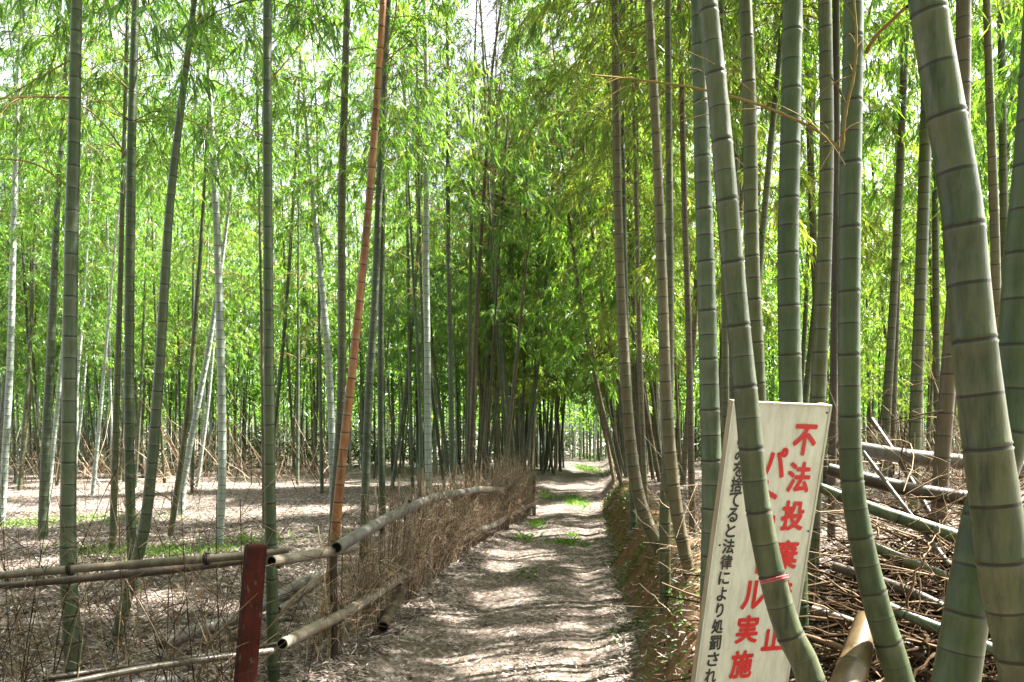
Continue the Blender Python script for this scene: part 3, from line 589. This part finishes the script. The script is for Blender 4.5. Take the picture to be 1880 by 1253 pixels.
# --- beyond about 38 m the grove reads as one mass
def mass(name, label, n, m, yr, spread, gap, seed, smin, smax, stem_mat, hl=.2):
    rg = np.random.default_rng(seed); mbc, mbf = MB(), MB()
    y = rg.uniform(yr[0], yr[1], n); x = rg.uniform(-1, 1, n) * spread(y); k = gap(x, y); x, y = x[k], y[k]; n = len(x)
    z = ground_z(x, y); Hh = rg.uniform(11, 15, n); t = np.linspace(0, 1, 6)[None, :, None]; ln = np.concatenate([rg.normal(0, .8, (n, 2)), np.zeros((n, 1))], 1)
    P = np.stack([x, y, z], 1)[:, None] + np.array([0, 0, 1.]) * Hh[:, None, None] * t + ln[:, None] * t ** 2
    mi = rg.integers(0, 4, n)
    for q_ in range(4): tubes(mbc, P[mi == q_], rg.uniform(.035, .06, (mi == q_).sum())[:, None] * np.linspace(1, .3, 6)[None], 5, q_)
    ii = np.repeat(np.arange(n), m); hh = rg.uniform(hl, 1, n * m); c = np.stack([x, y, z], 1)[ii] + ln[ii] * (hh ** 2)[:, None]; c[:, 2] += Hh[ii] * hh
    c += rg.normal(0, 1, (n * m, 3)) * np.array([.85, .85, .35]); a = rg.uniform(0, 6.28, n * m); q = rg.uniform(smin, smax, n * m); dr = rg.uniform(-.9, .1, n * m); nn = rg.normal(0, .6, (n * m, 3)) + np.array([0, 0, 1.])
    kp = ~sunlit(c); D = np.stack([np.cos(a), np.sin(a), dr], 1)
    leaves(mbf, c[kp], D[kp], nn[kp], q[kp], q[kp] * .26)
    th = empty(name, (0, 0, 0), label, 'bamboo thicket'); th['kind'] = 'stuff'
    tag(link('stems', mbc.mesh('stems', [M['pale'], M['pale'], M['tan'], M['grey_green']], True, 'node'), th), kind='stuff'); tag(link('foliage', mbf.mesh('foliage', M['leaf'], False), th), kind='stuff')  # pale listed twice so the colour makes far stems look sunlit
mass('bamboo_thicket', 'distant mass of bamboo stems and leaves closing off the grove at the back', 1300, 230, (33, 74), lambda y: .70 * y, lambda x, y: (np.abs(x - path_x(y)) > 1.6) | (y > 52), 41, .22, .42, 'olive')
mass('bamboo_thicket', 'unseen bamboo grove added behind the viewer to shade the near stems', 260, 420, (-16, 1.5), lambda y: y * 0 + 13, lambda x, y: (np.abs(x) > 2.6) & ((y < -1.5) | (np.abs(x) > 4.5)), 43, .16, .30, 'olive', .3)  # unseen stems and leaves added to block sky light on front faces
# low shrubs added under the far stems, darkened to give forest-floor shade
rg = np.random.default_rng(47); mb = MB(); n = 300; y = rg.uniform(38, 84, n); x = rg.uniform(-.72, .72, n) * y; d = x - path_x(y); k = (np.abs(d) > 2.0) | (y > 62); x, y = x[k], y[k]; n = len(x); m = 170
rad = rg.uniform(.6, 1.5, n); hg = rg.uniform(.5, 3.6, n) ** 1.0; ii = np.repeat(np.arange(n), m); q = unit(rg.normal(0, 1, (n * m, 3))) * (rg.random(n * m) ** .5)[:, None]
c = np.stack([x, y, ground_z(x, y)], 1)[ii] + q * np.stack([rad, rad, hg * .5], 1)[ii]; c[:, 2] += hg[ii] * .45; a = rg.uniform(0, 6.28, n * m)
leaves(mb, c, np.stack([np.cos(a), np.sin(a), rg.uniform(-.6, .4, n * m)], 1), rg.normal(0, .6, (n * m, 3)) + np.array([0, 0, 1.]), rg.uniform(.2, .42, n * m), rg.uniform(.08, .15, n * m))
tag(link('undergrowth', mb.mesh('undergrowth', M['leaf_shaded'], False)), 'undergrowth added beneath the farthest bamboo stems, coloured dark for shade', 'undergrowth', kind='stuff')

# ------------------------------------------------------------------ fence on the left
fence = empty('bamboo_fence', (-1.3, 4.3, 0), 'low rustic bamboo rail fence filled with dry brushwood along the left of the path', 'fence'); fl = np.array([-1.3, 4.3, 0])
rf = np.random.default_rng(9)
def rail(rows, mat, label=None, internode=.3, parent=fence, origin=fl, name='rail', seg=14, cap=1):
    C = np.array([unproj(u, v, yy) for (u, v, w, yy) in rows]) - origin; Wd = [w * yy / F / 2 for (u, v, w, yy) in rows]
    mb = MB(); culm(mb, C, Wd, internode, seg, False, 0, cap, rf)
    o = link(name, mb.mesh(name, [M[mat], M['hollow']], True, 'node'), parent)
    if label: o['label'] = label
    return o
rail([(-60, 1066, 13, 3.75), (0, 1057, 14, 3.8), (140, 1045, 15, 3.9), (330, 1030, 16, 4.0), (455, 1020, 15, 4.08), (530, 1010, 11, 4.15)], 'dead_dark', 'split tan upper rail')
rail([(-60, 1082, 10, 3.85), (65, 1071, 12, 3.9), (200, 1058, 15, 4.0), (340, 1044, 14, 4.1), (480, 1026, 12, 4.25)], 'bark', 'dark lower half of the split upper rail')
rail([(498, 1031, 21, 4.4), (560, 1021, 20, 4.75), (625, 1010, 19, 5.2), (650, 1004, 18, 5.35)], 'dead', 'short pale rail beside the post')
rail([(618, 1006, 22, 5.05), (680, 970, 21, 5.7), (740, 938, 18, 6.9), (800, 914, 15, 8.6), (878, 899, 12, 11.0)], 'dead_grey', 'long grey rail arching along the top')
rail([(868, 899, 13, 10.8), (925, 899, 10, 13)], 'dead', internode=.4)
rail([(922, 898, 10, 12.9), (950, 885, 9, 14.3), (982, 868, 8, 16.2)], 'bark', internode=.4)
rail([(518, 1183, 22, 4.35), (580, 1152, 22, 4.9), (640, 1122, 20, 5.5), (700, 1085, 18, 6.3), (750, 1050, 16, 7.4), (800, 1015, 13, 8.9), (872, 978, 10, 11.0)], 'dead', 'tan lower rail bowing along the foot of the brushwood')
rail([(870, 976, 11, 10.9), (905, 966, 10, 12), (930, 950, 9, 13.4)], 'dead_grey', internode=.4); rail([(925, 952, 9, 13.3), (985, 922, 8, 16.2)], 'bark', internode=.4)
rail([(100, 1259, 12, 3.5), (250, 1230, 13, 3.8), (400, 1208, 13, 4.1), (520, 1193, 12, 4.4)], 'dead_dark', 'thin lower rail left of the post')
rail([(80, 1247, 11, 3.9), (250, 1222, 11, 4.2), (420, 1198, 10, 4.5), (520, 1180, 9, 4.7)], 'bark', 'dark thin lower rail')
# posts of the fence
def fpost(u, vt, w, yy, mat):
    p = unproj(u, vt, yy); zb = float(ground_z(p[0], p[1])); C = np.array([[p[0] + .01, p[1], zb - .12], [p[0], p[1], (zb + p[2]) / 2], p]) - fl
    mb = MB(); culm(mb, C, np.full(3, w * yy / F / 2), .3, 12, False, 0, 1, rf); link('post', mb.mesh('post', [M[mat], M['hollow']], True, 'node'), fence)
fpost(772, 860, 12, 8.2, 'tan'); fpost(868, 872, 10, 11.15, 'tan'); fpost(930, 880, 8, 13.3, 'bark'); fpost(787, 1000, 11, 8.1, 'dead'); fpost(700, 980, 13, 6.45, 'dead'); fpost(980, 864, 7, 16.2, 'bark'); fpost(612, 1005, 15, 5.35, 'bark')
# brushwood panel between and above the rails
def fline(y): return np.interp(y, [4.3, 5.2, 7, 11, 13, 16.2, 17], [-1.28, -1.16, -.97, -.53, -.15, .44, .55])
mb = MB(); n = 5000; y = 4.75 + 11.6 * rf.random(n) ** .75; dens = sst(4.6, 6.2, y); k = rf.random(n) < (.12 + .88 * dens) * np.clip(.75 + .55 * np.sin(y * 5.3 + np.sin(y * 2.1)) + .3 * np.sin(y * 13), .25, 1); y = y[k]; n = len(y)
x = fline(y) - .075 + rf.normal(0, .04, n); zb = ground_z(x, y) + rf.uniform(-.03, .12, n)
top = .86 + .26 * np.exp(-((y - 13.6) / 1.9) ** 2) + .16 * np.exp(-((y - 8.5) / 1.7) ** 2) + .12 * wob(y, y * 0, 1.7); hgt = top * (.35 + .85 * rf.random(n) ** 1.5)
K = 6; t = np.linspace(0, 1, K)[None, :, None]; lx = np.stack([rf.normal(.02, .09, n), rf.normal(-.06, .16, n), np.zeros(n)], 1); cv = np.stack([rf.normal(-.03, .16, n), rf.normal(.0, .22, n), rf.normal(-.06, .08, n)], 1)
P = np.stack([x, y, zb], 1)[:, None] + np.array([0, 0, 1.]) * hgt[:, None, None] * t + lx[:, None] * t + cv[:, None] * t ** 3 + rf.normal(0, .008, (n, K, 3))
tubes(mb, P - fl, rf.uniform(.0010, .0040, n)[:, None] * np.linspace(1, .35, K)[None], 3)
n3 = 70; ys3 = 5 + 11 * rf.random(n3) ** .8; P3 = np.stack([fline(ys3) - .07, ys3, ground_z(fline(ys3), ys3) - .05], 1)[:, None] + np.array([0, 0, 1.]) * (rf.uniform(.6, 1.25, n3)[:, None, None]) * np.linspace(0, 1, 5)[None, :, None] + np.concatenate([rf.normal(0, .05, (n3, 2)), np.zeros((n3, 1))], 1)[:, None] * np.linspace(0, 1, 5)[None, :, None]
tubes(mb, P3 - fl, rf.uniform(.005, .010, n3)[:, None] * np.linspace(1, .6, 5)[None], 5)
n2 = 24000; i = rf.integers(0, n, n2); kk = rf.integers(2, K - 1, n2); q = P[i, kk]; dv = np.stack([rf.normal(0, .4, n2), rf.normal(-.1, .75, n2), rf.uniform(-.4, .9, n2)], 1); L = rf.uniform(.06, .28, n2)
t = np.linspace(0, 1, 4)[None, :, None]
tubes(mb, q[:, None] + dv[:, None] * L[:, None, None] * t + np.array([0, 0, -.12]) * L[:, None, None] * t ** 2 - fl, rf.uniform(.0010, .0020, n2)[:, None] * np.linspace(1, .5, 4)[None], 3)
tag(link('brushwood', mb.mesh('brushwood', M['twig'], True), fence), kind='stuff')
# sparse knuckled twigs of the left stretch
mb = MB(); n = 95; y = rf.uniform(3.7, 4.9, n); x = rf.uniform(-3.2, -1.35, n) * (.75 + .25 * y / 4.2); K = 15; hgt = rf.uniform(.6, 1.35, n); t = np.linspace(0, 1, K)[None, :, None]
lx = np.stack([rf.normal(0, .22, n), rf.normal(0, .12, n), np.zeros(n)], 1); cv = np.stack([rf.normal(0, .2, n), rf.normal(0, .1, n), np.zeros(n)], 1)
P = np.stack([x, y, ground_z(x, y) - .02], 1)[:, None] + np.array([0, 0, 1.]) * hgt[:, None, None] * t + lx[:, None] * t + cv[:, None] * t ** 2
rr = rf.uniform(.0016, .0034, n)[:, None] * np.linspace(1, .45, K)[None] * (1 + .7 * (np.arange(K) % 3 == 1))[None]
tubes(mb, P - fl, rr, 4)
n2 = 650; i = rf.integers(0, n, n2); kk = 1 + 3 * rf.integers(1, 5, n2); q = P[i, np.minimum(kk, K - 1)]; sd = rf.choice([-1, 1], n2)
dv = np.stack([sd * rf.uniform(.3, 1, n2), rf.normal(0, .35, n2), rf.uniform(.2, 1.1, n2)], 1); L = rf.uniform(.1, .42, n2); t = np.linspace(0, 1, 7)[None, :, None]
P2 = q[:, None] + dv[:, None] * L[:, None, None] * t + np.array([0, 0, -.1]) * L[:, None, None] * t ** 2
tubes(mb, P2 - fl, rf.uniform(.0011, .0022, n2)[:, None] * np.linspace(1, .5, 7)[None] * (1 + .6 * (np.arange(7) % 3 == 1))[None], 3)
tag(link('twigs', mb.mesh('twigs', M['twig_mid'], True), fence), kind='stuff')
# dark wire lashings at the joints
def lash(u, v, yy, r, turns=3):
    c = unproj(u, v, yy); K = 14 * turns; a = np.linspace(0, 6.283 * turns, K)
    mb = MB(); P = c + np.stack([np.linspace(-.012, .012, K) * 1.0, np.cos(a) * r, np.sin(a) * r], 1); tubes(mb, (P - fl)[None], np.full((1, K), .0028), 4)
    link('lashing', mb.mesh('lashing', M['hollow'], True), fence)
for a in [(503, 1020, 4.45, .042), (512, 1030, 4.5, .042), (700, 962, 6.1, .055), (752, 930, 7.2, .055), (870, 900, 10.9, .06), (528, 1175, 4.45, .04), (628, 1128, 5.4, .045), (870, 977, 10.9, .05), (380, 1026, 4.03, .03), (130, 1045, 3.9, .03)]: lash(*a)

# red-brown square post
def post_mat():
    m, n, l = nmat('weathered_red_paint'); tc = n.new('ShaderNodeTexCoord'); v = tc.outputs['Object']
    c = mix(n, l, mapr(n, l, noise(n, l, stretch(n, l, v, (30, 30, 3)), 1, 5, .7), .35, .7), (.055, .009, .006), (.022, .007, .005))
    c = mix(n, l, mapr(n, l, noise(n, l, stretch(n, l, v, (1, 1, .35)), 45, 4, .7), .6, .66), c, (.075, .055, .04)); c = mix(n, l, mapr(n, l, noise(n, l, v, 7, 4, .7), .42, .62, 0, .75), c, (.012, .006, .004)); finish(n, l, c, .9, .12, noise(n, l, stretch(n, l, v, (40, 40, 4)), 2, 4, .7), .5, .008); return m
pm = post_mat(); pt = unproj(470, 1000, 4.0); pb = unproj(450, 1253, 3.93); ax = unit(pt - pb); lo = pb - ax * .42
mb = MB(); a = R(28); hw = .047; ring = []
for q, s_ in ((lo, 1), (pt - ax * .012, 1), (pt, .84)):
    ex = np.array([np.cos(a), np.sin(a), 0]); ey = np.array([-np.sin(a), np.cos(a), 0]); b = .05
    for (cx_, cy_) in ((1, 1 - b), (1 - b, 1), (-1 + b, 1), (-1, 1 - b), (-1, -1 + b), (-1 + b, -1), (1 - b, -1), (1, -1 + b)): ring.append(q + (ex * cx_ + ey * cy_) * hw * s_)
V = np.array(ring) - lo; ii = np.arange(8); jj = (ii + 1) % 8
mb.add(V, np.vstack([np.stack([ii + 8 * k, jj + 8 * k, jj + 8 * k + 8, ii + 8 * k + 8], 1) for k in (0, 1)])); mb.f.append((np.arange(16, 24)[None], np.zeros(1, np.int32)))
tag(link('wooden_post', mb.mesh('wooden_post', pm, False), None, lo), 'dark red square post standing in front of the fence corner', 'post')

# poles lying on the ground on the left
def pole(name, label, rows, mat, cat='bamboo pole', internode=.3, cap=1, seg=16, group=None):
    P = [unproj(u, v, yy) for (u, v, w, yy) in rows]; o = np.array(P[0]); mb = MB()
    culm(mb, np.array(P) - o, [w * yy / F / 2 for (u, v, w, yy) in rows], internode, seg, False, 0, cap, rf)
    return tag(link(name, mb.mesh(name, [M[mat], M['hollow']], True, 'node'), None, o), label, cat, group)
pole('fallen_pole', 'grey cut bamboo pole lying on the leaves behind the red post', [(298, 1182, 26, 5.15), (370, 1156, 25, 5.45), (450, 1128, 23, 5.85), (560, 1070, 21, 6.7), (640, 1040, 19, 7.4)], 'dead_grey')
pole('fallen_pole', 'short dark pole end lying on the verge below the brushwood fence', [(703, 1152, 21, 5.9), (718, 1120, 19, 6.4), (738, 1085, 17, 7.1)], 'bark')
pole('fallen_pole', 'pale pole lying at the bottom edge left of the red post', [(225, 1262, 24, 4.35), (330, 1248, 22, 4.65)], 'dead_grey')
pole('fallen_pole', 'long thin pole lying across the back of the clearing', [(330, 913, 5, 19.5), (470, 917, 6, 19), (620, 930, 7, 18)], 'dead')
pole('fallen_pole', 'weathered pole leaning low behind the brushwood fence', [(510, 1120, 18, 6.3), (560, 1085, 18, 6.6), (600, 1050, 17, 6.9)], 'dead')

# ------------------------------------------------------------------ fallen poles, stump and brush on the right
pole('fallen_pole', 'thick pale fallen bamboo lying level, highest of the poles right of the sign', [(1540, 815, 22, 5.3), (1600, 828, 26, 5.15), (1690, 842, 29, 5.0), (1800, 852, 30, 4.9), (1920, 862, 30, 4.8)], 'dead_grey')
pole('fallen_log', 'dark brown decaying log just under the pale fallen bamboo', [(1520, 862, 24, 4.7), (1620, 888, 27, 4.6), (1700, 905, 28, 4.5), (1800, 918, 28, 4.4)], 'bark', 'log')
pole('fallen_pole', 'green fallen bamboo sloping down right below the brown log', [(1500, 893, 18, 4.2), (1590, 930, 22, 4.1), (1680, 960, 24, 4.0), (1800, 1000, 26, 3.9)], 'green')
pole('fallen_pole', 'olive grey pole sloping right above the bare bright ground, under the green one', [(1560, 985, 17, 4.1), (1650, 1025, 20, 4.0), (1740, 1062, 21, 3.9), (1830, 1100, 22, 3.8)], 'olive')
pole('fallen_pole', 'blue-green pole running low toward the crossing bamboo feet', [(1610, 1105, 18, 3.5), (1690, 1140, 20, 3.4), (1770, 1172, 21, 3.3), (1900, 1220, 22, 3.2)], 'grey_green')
pole('stump', 'golden brown leaning bamboo stump at the foot of the branching bamboo', [(1515, 1400, 66, 2.66), (1545, 1285, 60, 2.75), (1575, 1200, 52, 2.9), (1592, 1135, 40, 3.0)], 'stump', 'stump', .25)
rt = np.random.default_rng(21)
for (lab, rows, m_) in [('thin dark fallen culm steeply crossing the pale fallen bamboo', [(1600, 770, 9, 5.4), (1660, 860, 10, 5.0), (1730, 985, 11, 4.6)], 'bark'), ('thin tan dead culm slanting across the green fallen bamboo', [(1585, 830, 7, 4.6), (1660, 930, 8, 4.2), (1745, 1040, 9, 3.8)], 'dead_dark'),
                        ('dark broken culm lying lowest in the brush pile beside the golden stump', [(1490, 1120, 18, 3.6), (1580, 1150, 20, 3.5), (1700, 1205, 21, 3.3)], 'bark'), ('rotten brown culm lying under the olive grey pole', [(1530, 1040, 18, 4.0), (1640, 1075, 20, 3.8), (1740, 1120, 21, 3.6)], 'bark')]: pole('fallen_pole', lab, rows, m_, seg=10)
def brush(n, box, matname, name, label, rlo, rhi, lmin, lmax, up=(.0, .8), sub=3, cat='brush pile'):
    mb = MB(); u = rt.uniform(box[0], box[1], n); y = rt.uniform(box[2], box[3], n); x = (u - CU) * y / F; z = ground_z(x, y) + rt.uniform(box[4], box[5], n)
    a = rt.uniform(0, 6.28, n); dv = np.stack([np.cos(a), np.sin(a) * .5, rt.uniform(up[0], up[1], n)], 1); L = rt.uniform(lmin, lmax, n); K = 10; t = np.linspace(0, 1, K)[None, :, None]
    cv = np.stack([rt.normal(0, .25, n), rt.normal(0, .15, n), rt.uniform(-.45, .15, n)], 1)
    P = np.stack([x, y, z], 1)[:, None] + dv[:, None] * L[:, None, None] * t + cv[:, None] * (L[:, None, None] * t ** 2)
    P += rt.normal(0, .012, P.shape) * np.linspace(.2, 1, K)[None, :, None]
    g_ = ground_z(P[..., 0], P[..., 1]) + .005; P[..., 2] = np.maximum(P[..., 2], g_)
    tubes(mb, P, rt.uniform(rlo, rhi, n)[:, None] * np.linspace(1, .4, K)[None] * (1 + .5 * (np.arange(K) % 3 == 1))[None], 4)
    n2 = n * sub; i = rt.integers(0, n, n2); q = P[i, 1 + 3 * rt.integers(0, 3, n2)]; d2 = dv[i] * .5 + rt.normal(0, .6, (n2, 3)); L2 = rt.uniform(.1, .4, n2) * .8; t = np.linspace(0, 1, 5)[None, :, None]
    tubes(mb, q[:, None] + d2[:, None] * L2[:, None, None] * t + np.array([0, 0, -.15]) * L2[:, None, None] * t ** 2, rt.uniform(.0009, .0018, n2)[:, None] * np.linspace(1, .5, 5)[None], 3)
    return tag(link(name, mb.mesh(name, M[matname], True), None), label, cat, kind='stuff')
brush(650, (-60, 640, 21, 36, 0, .3), 'twig', 'brush', 'brown dry twigs and scrub under the far stems behind the left clearing', .004, .010, .5, 1.5, (.3, 2.2), cat='dry scrub')
brush(260, (1560, 1880, 9, 20, 0, .3), 'twig', 'brush', 'brown dry scrub between the stems of the right grove', .003, .008, .4, 1.3, (.3, 2.0), cat='dry scrub')
brush(190, (1590, 1900, 3.5, 5.2, .1, .65), 'twig_mid', 'brush_pile', 'tangle of dry tan bamboo twigs heaped right of the sign', .002, .0045, .4, 1.2)
brush(800, (1560, 1880, 3.3, 4.6, 0, .42), 'twig_shaded', 'brush_pile', 'mat of old branches and roots low behind the sign, darkened for shade', .004, .011, .3, .9, (-.2, .35))
brush(70, (1225, 1330, 4.8, 7.5, .0, .45), 'twig', 'brush_pile', 'pale dry twigs on top of the bank left of the sign', .0012, .0026, .15, .42, (-.2, 1.2))
brush(45, (1640, 1880, 3.4, 6.0, .2, 1.2), 'twig_mid', 'brush_pile', 'bare arching twigs between the thickest bamboo and the grove', .0015, .003, .4, 1.1, (-.2, .8))

mb = MB(); n = 2600; u = rt.uniform(1540, 1900, n); y = rt.uniform(3.2, 5.0, n); x = (u - CU) * y / F; a = rt.uniform(0, 6.28, n)     # dead leaves caught in the pile
leaves(mb, np.stack([x, y, ground_z(x, y) + .42 * rt.random(n) ** 2], 1), np.stack([np.cos(a), np.sin(a), rt.normal(-.2, .5, n)], 1), rt.normal(0, .7, (n, 3)) + np.array([0, 0, 1.]), rt.uniform(.05, .1, n), rt.uniform(.009, .016, n))
tag(link('dead_leaves', mb.mesh('dead_leaves', M['twig_mid'], False)), 'dead leaves caught among the branches of the pile right of the sign', 'dead leaves', kind='stuff')  # darker than the ground litter, giving the pile its shade by colour

# ------------------------------------------------------------------ sign
def paint_mat(name, c, dirt, amt):
    m, n, l = nmat(name); tc = n.new('ShaderNodeTexCoord'); v = tc.outputs['Object']
    b = mix(n, l, mapr(n, l, noise(n, l, stretch(n, l, v, (18, 18, 1.3)), 1.5, 6, .75), .40, .68, 0, amt), c, dirt)
    b = mix(n, l, mapr(n, l, noise(n, l, v, 90, 2, .5), .68, .74, 0, amt), b, dirt); finish(n, l, b, .45, .4); return m
M['sign_white'] = paint_mat('sign_white', (.60, .60, .55), (.33, .32, .25), .6); M['sign_red'] = paint_mat('sign_red', (.52, .012, .012), (.45, .05, .04), .5)
M['sign_black'] = paint_mat('sign_black', (.022, .022, .022), (.06, .06, .055), .5); M['sign_wood'] = paint_mat('sign_wood', (.26, .2, .125), (.12, .085, .05), .8); M['sign_edge'] = paint_mat('sign_edge', (.5, .5, .45), (.3, .27, .2), .7)
TL = unproj(1348, 736, 2.90); TR = unproj(1527, 744, 3.036); BL = unproj(1277, 1253, 3.10)
ex = unit(TR - TL); dn = unit((BL - TL) - ex * np.dot(BL - TL, ex)); nz = np.cross(dn, ex); nz = nz if nz[1] < 0 else -nz
SW = float(np.linalg.norm(TR - TL)); k = 1.12
while (TL + dn * k)[2] > ground_z(*(TL + dn * k)[:2]) - .05 and k < 2.2: k += .02
SH = k
sign = empty('warning_sign', TL + dn * SH + ex * SW / 2, 'tall white board with red and black Japanese lettering leaning among the bamboos', 'sign'); so_ = np.array(sign.location)
def sp(s, t, h=0.0): return TL + ex * s + dn * t + nz * h - so_
def slab(mb, s0, s1, t0, t1, h0, h1, mat=0):
    V = [sp(s, t, h) for h in (h0, h1) for (s, t) in ((s0, t0), (s1, t0), (s1, t1), (s0, t1))]
    mb.add(V, [[0, 1, 2, 3], [7, 6, 5, 4], [0, 4, 5, 1], [1, 5, 6, 2], [2, 6, 7, 3], [3, 7, 4, 0]], mat)
mb = MB(); slab(mb, .0, SW, .0, SH, -.006, 0); link('panel', mb.mesh('panel', M['sign_white'], False), sign)
mb = MB()
for s0, s1, t0, t1 in ((0, SW, 0, .008), (0, .008, .008, SH), (SW - .008, SW, .008, SH)): slab(mb, s0, s1, t0, t1, .0005, .004)
link('edging', mb.mesh('edging', M['sign_edge'], False), sign)
mb = MB(); slab(mb, .0, .03, .0, SH, -.035, -.0065); slab(mb, SW - .026, SW + .004, .0, SH, -.05, -.0065); slab(mb, .031, SW - .027, .002, .03, -.035, -.0065); slab(mb, .031, SW - .027, .7, .73, -.035, -.0065)
link('back_frame', mb.mesh('back_frame', M['sign_wood'], False), sign)
def sign_st(u, v):
    d = unproj(u, v, 1.0) - np.array([0, 0, CAMZ]); o = np.array([0, 0, CAMZ]); q = o + d * (np.dot(TL - o, nz) / np.dot(d, nz)); return np.dot(q - TL, ex), np.dot(q - TL, dn)
def glyphs(name, items, mat, bold):
    """items: (character, photo u, photo v, width m, height m)"""
    mb = MB()
    for ch, u, v, w, h, rot in items:
        cu = bpy.data.curves.new('glyph', 'FONT'); cu.body = ch; cu.resolution_u = 4; to = bpy.data.objects.new('glyph', cu); COL.objects.link(to)
        me = bpy.data.meshes.new_from_object(to.evaluated_get(bpy.context.evaluated_depsgraph_get()))
        vv = np.zeros(len(me.vertices) * 3, np.float32); me.vertices.foreach_get('co', vv); vv = vv.reshape(-1, 3)[:, :2]
        fs = [list(p.vertices) for p in me.polygons]; bpy.data.objects.remove(to); bpy.data.curves.remove(cu); bpy.data.meshes.remove(me)
        if rot: vv = np.stack([vv[:, 1], -vv[:, 0]], 1)
        mn, mx = vv.min(0), vv.max(0); vv = (vv - (mn + mx) / 2) / (mx - mn); s0, t0 = sign_st(u, v)
        for q, (dx, dy) in enumerate([(0, 0)] + [(math.cos(g_) * e_, math.sin(g_) * e_) for e_ in (.5, 1) for g_ in np.arange(0, 6.28, .785)]):   # heavy strokes
            P = np.array([sp(s0 + a * w + dx * bold, t0 - b * h + dy * bold, .0015 + q * .00008) for a, b in vv]); base = mb.n
            mb.add(P, [fs[0]], 0)
            for f in fs[1:]: mb.f.append((np.array([f], np.int32) + base, np.zeros(1, np.int32)))
    return link(name, mb.mesh(name, M[mat], False), sign)
def col(chars, u0, v0, u1, v1, w, h, shapes={}):
    n = len(chars); out = []
    for i, c in enumerate(chars):
        f = i / (n - 1); f = f * (1 - .06 * (1 - f)); a, b, rot = shapes.get(c, (1, 1, False)); out.append((c, u0 + (u1 - u0) * f, v0 + (v1 - v0) * f, w * a, h * b, rot))
    return out
glyphs('lettering', col('不法投棄禁止', 1477, 808, 1420, 1168, .098, .114), 'sign_red', .0042)['label'] = 'red right hand column of characters'
glyphs('lettering', col('パトロール実施中', 1423, 850, 1350, 1285, .095, .112, {'ト': (.62, .95, False), 'ロ': (.8, .8, False), 'ー': (.14, .85, True)}), 'sign_red', .0042)['label'] = 'red middle column of characters'
glyphs('lettering', col('ごみを捨てると法律により処罰されます', 1364, 806, 1296, 1302, .049, .057, {'り': (.62, 1, False), 'ご': (.9, .9, False), 'に': (.95, .9, False), 'と': (.8, .9, False), 'よ': (.8, .95, False), 'る': (.85, .95, False)}), 'sign_black', .0018)['label'] = 'black left hand column of small characters'
for s_, t_ in ((.02, .03), (SW - .02, .03), (SW - .02, .5), (.02, .55)):
    mb = MB(); q = sp(s_, t_, .004); a = np.arange(8) / 8 * 6.283; rim = np.array([sp(s_ + .0045 * math.cos(t), t_ + .0045 * math.sin(t), .0045) for t in a]); mb.add(np.vstack([rim, sp(s_, t_, .0065)[None]]), np.stack([np.arange(8), (np.arange(8) + 1) % 8, np.full(8, 8)], 1))
    link('nail', mb.mesh('nail', M['hollow'], True), sign)
# red cord on the curved bamboo
mb = MB(); c = unproj(1421, 1064, 2.45); K = 60; a = np.linspace(0, 6.283 * 2.2, K); r = 49 * 2.45 / F / 2 + .002
tx = unit(np.array([.27, 0, -1.])); e1 = unit(np.cross(tx, [0, 1, 0])); e2 = np.array([0, 1., 0])
P = c + np.outer(np.cos(a) * r, e1) + np.outer(np.sin(a) * r, e2) + np.outer(np.linspace(-.008, .008, K) + .012 * np.sin(a), tx)
tubes(mb, (P - c)[None], np.full((1, K), .0017), 5)
def cordm():
    m, n, l = nmat('red_cord'); g_ = n.new('ShaderNodeNewGeometry'); finish(n, l, mix(n, l, noise(n, l, g_.outputs['Position'], 300, 2), (.4, .04, .05), (.55, .1, .12)), .8, .2); return m
tag(link('cord', mb.mesh('cord', cordm(), True), None, c), 'thin red cord tied round the curved bamboo in front of the sign', 'cord')

# weed in the middle of the path
x0, y0 = gpix(970, 1064); mb = MB(); rw = np.random.default_rng(4); z0 = float(ground_z(x0, y0)); n = 70
a = rw.uniform(0, 6.28, n); hh = rw.uniform(.02, .15, n); rad = rw.uniform(.01, .12, n); P = np.stack([np.cos(a) * rad, np.sin(a) * rad, hh], 1)
leaves(mb, P, np.stack([np.cos(a), np.sin(a), rw.uniform(-.1, .6, n)], 1), rw.normal(0, .4, (n, 3)) + np.array([0, 0, 1]), rw.uniform(.035, .07, n), rw.uniform(.014, .024, n))
wd = empty('weed', (x0, y0, z0), 'small leafy green weed growing in the middle of the path', 'weed'); link('leaves', mb.mesh('leaves', M['moss_leaf'], False), wd)
mb = MB(); t = np.linspace(0, 1, 4)[None, :, None]; tubes(mb, P[::3][:, None] * t * np.array([1, 1, 1]), np.full((len(P[::3]), 4), .0015), 3); link('stems', mb.mesh('stems', M['grass'], True), wd)
print('BAMBOOS', count + len(HERO_XY))
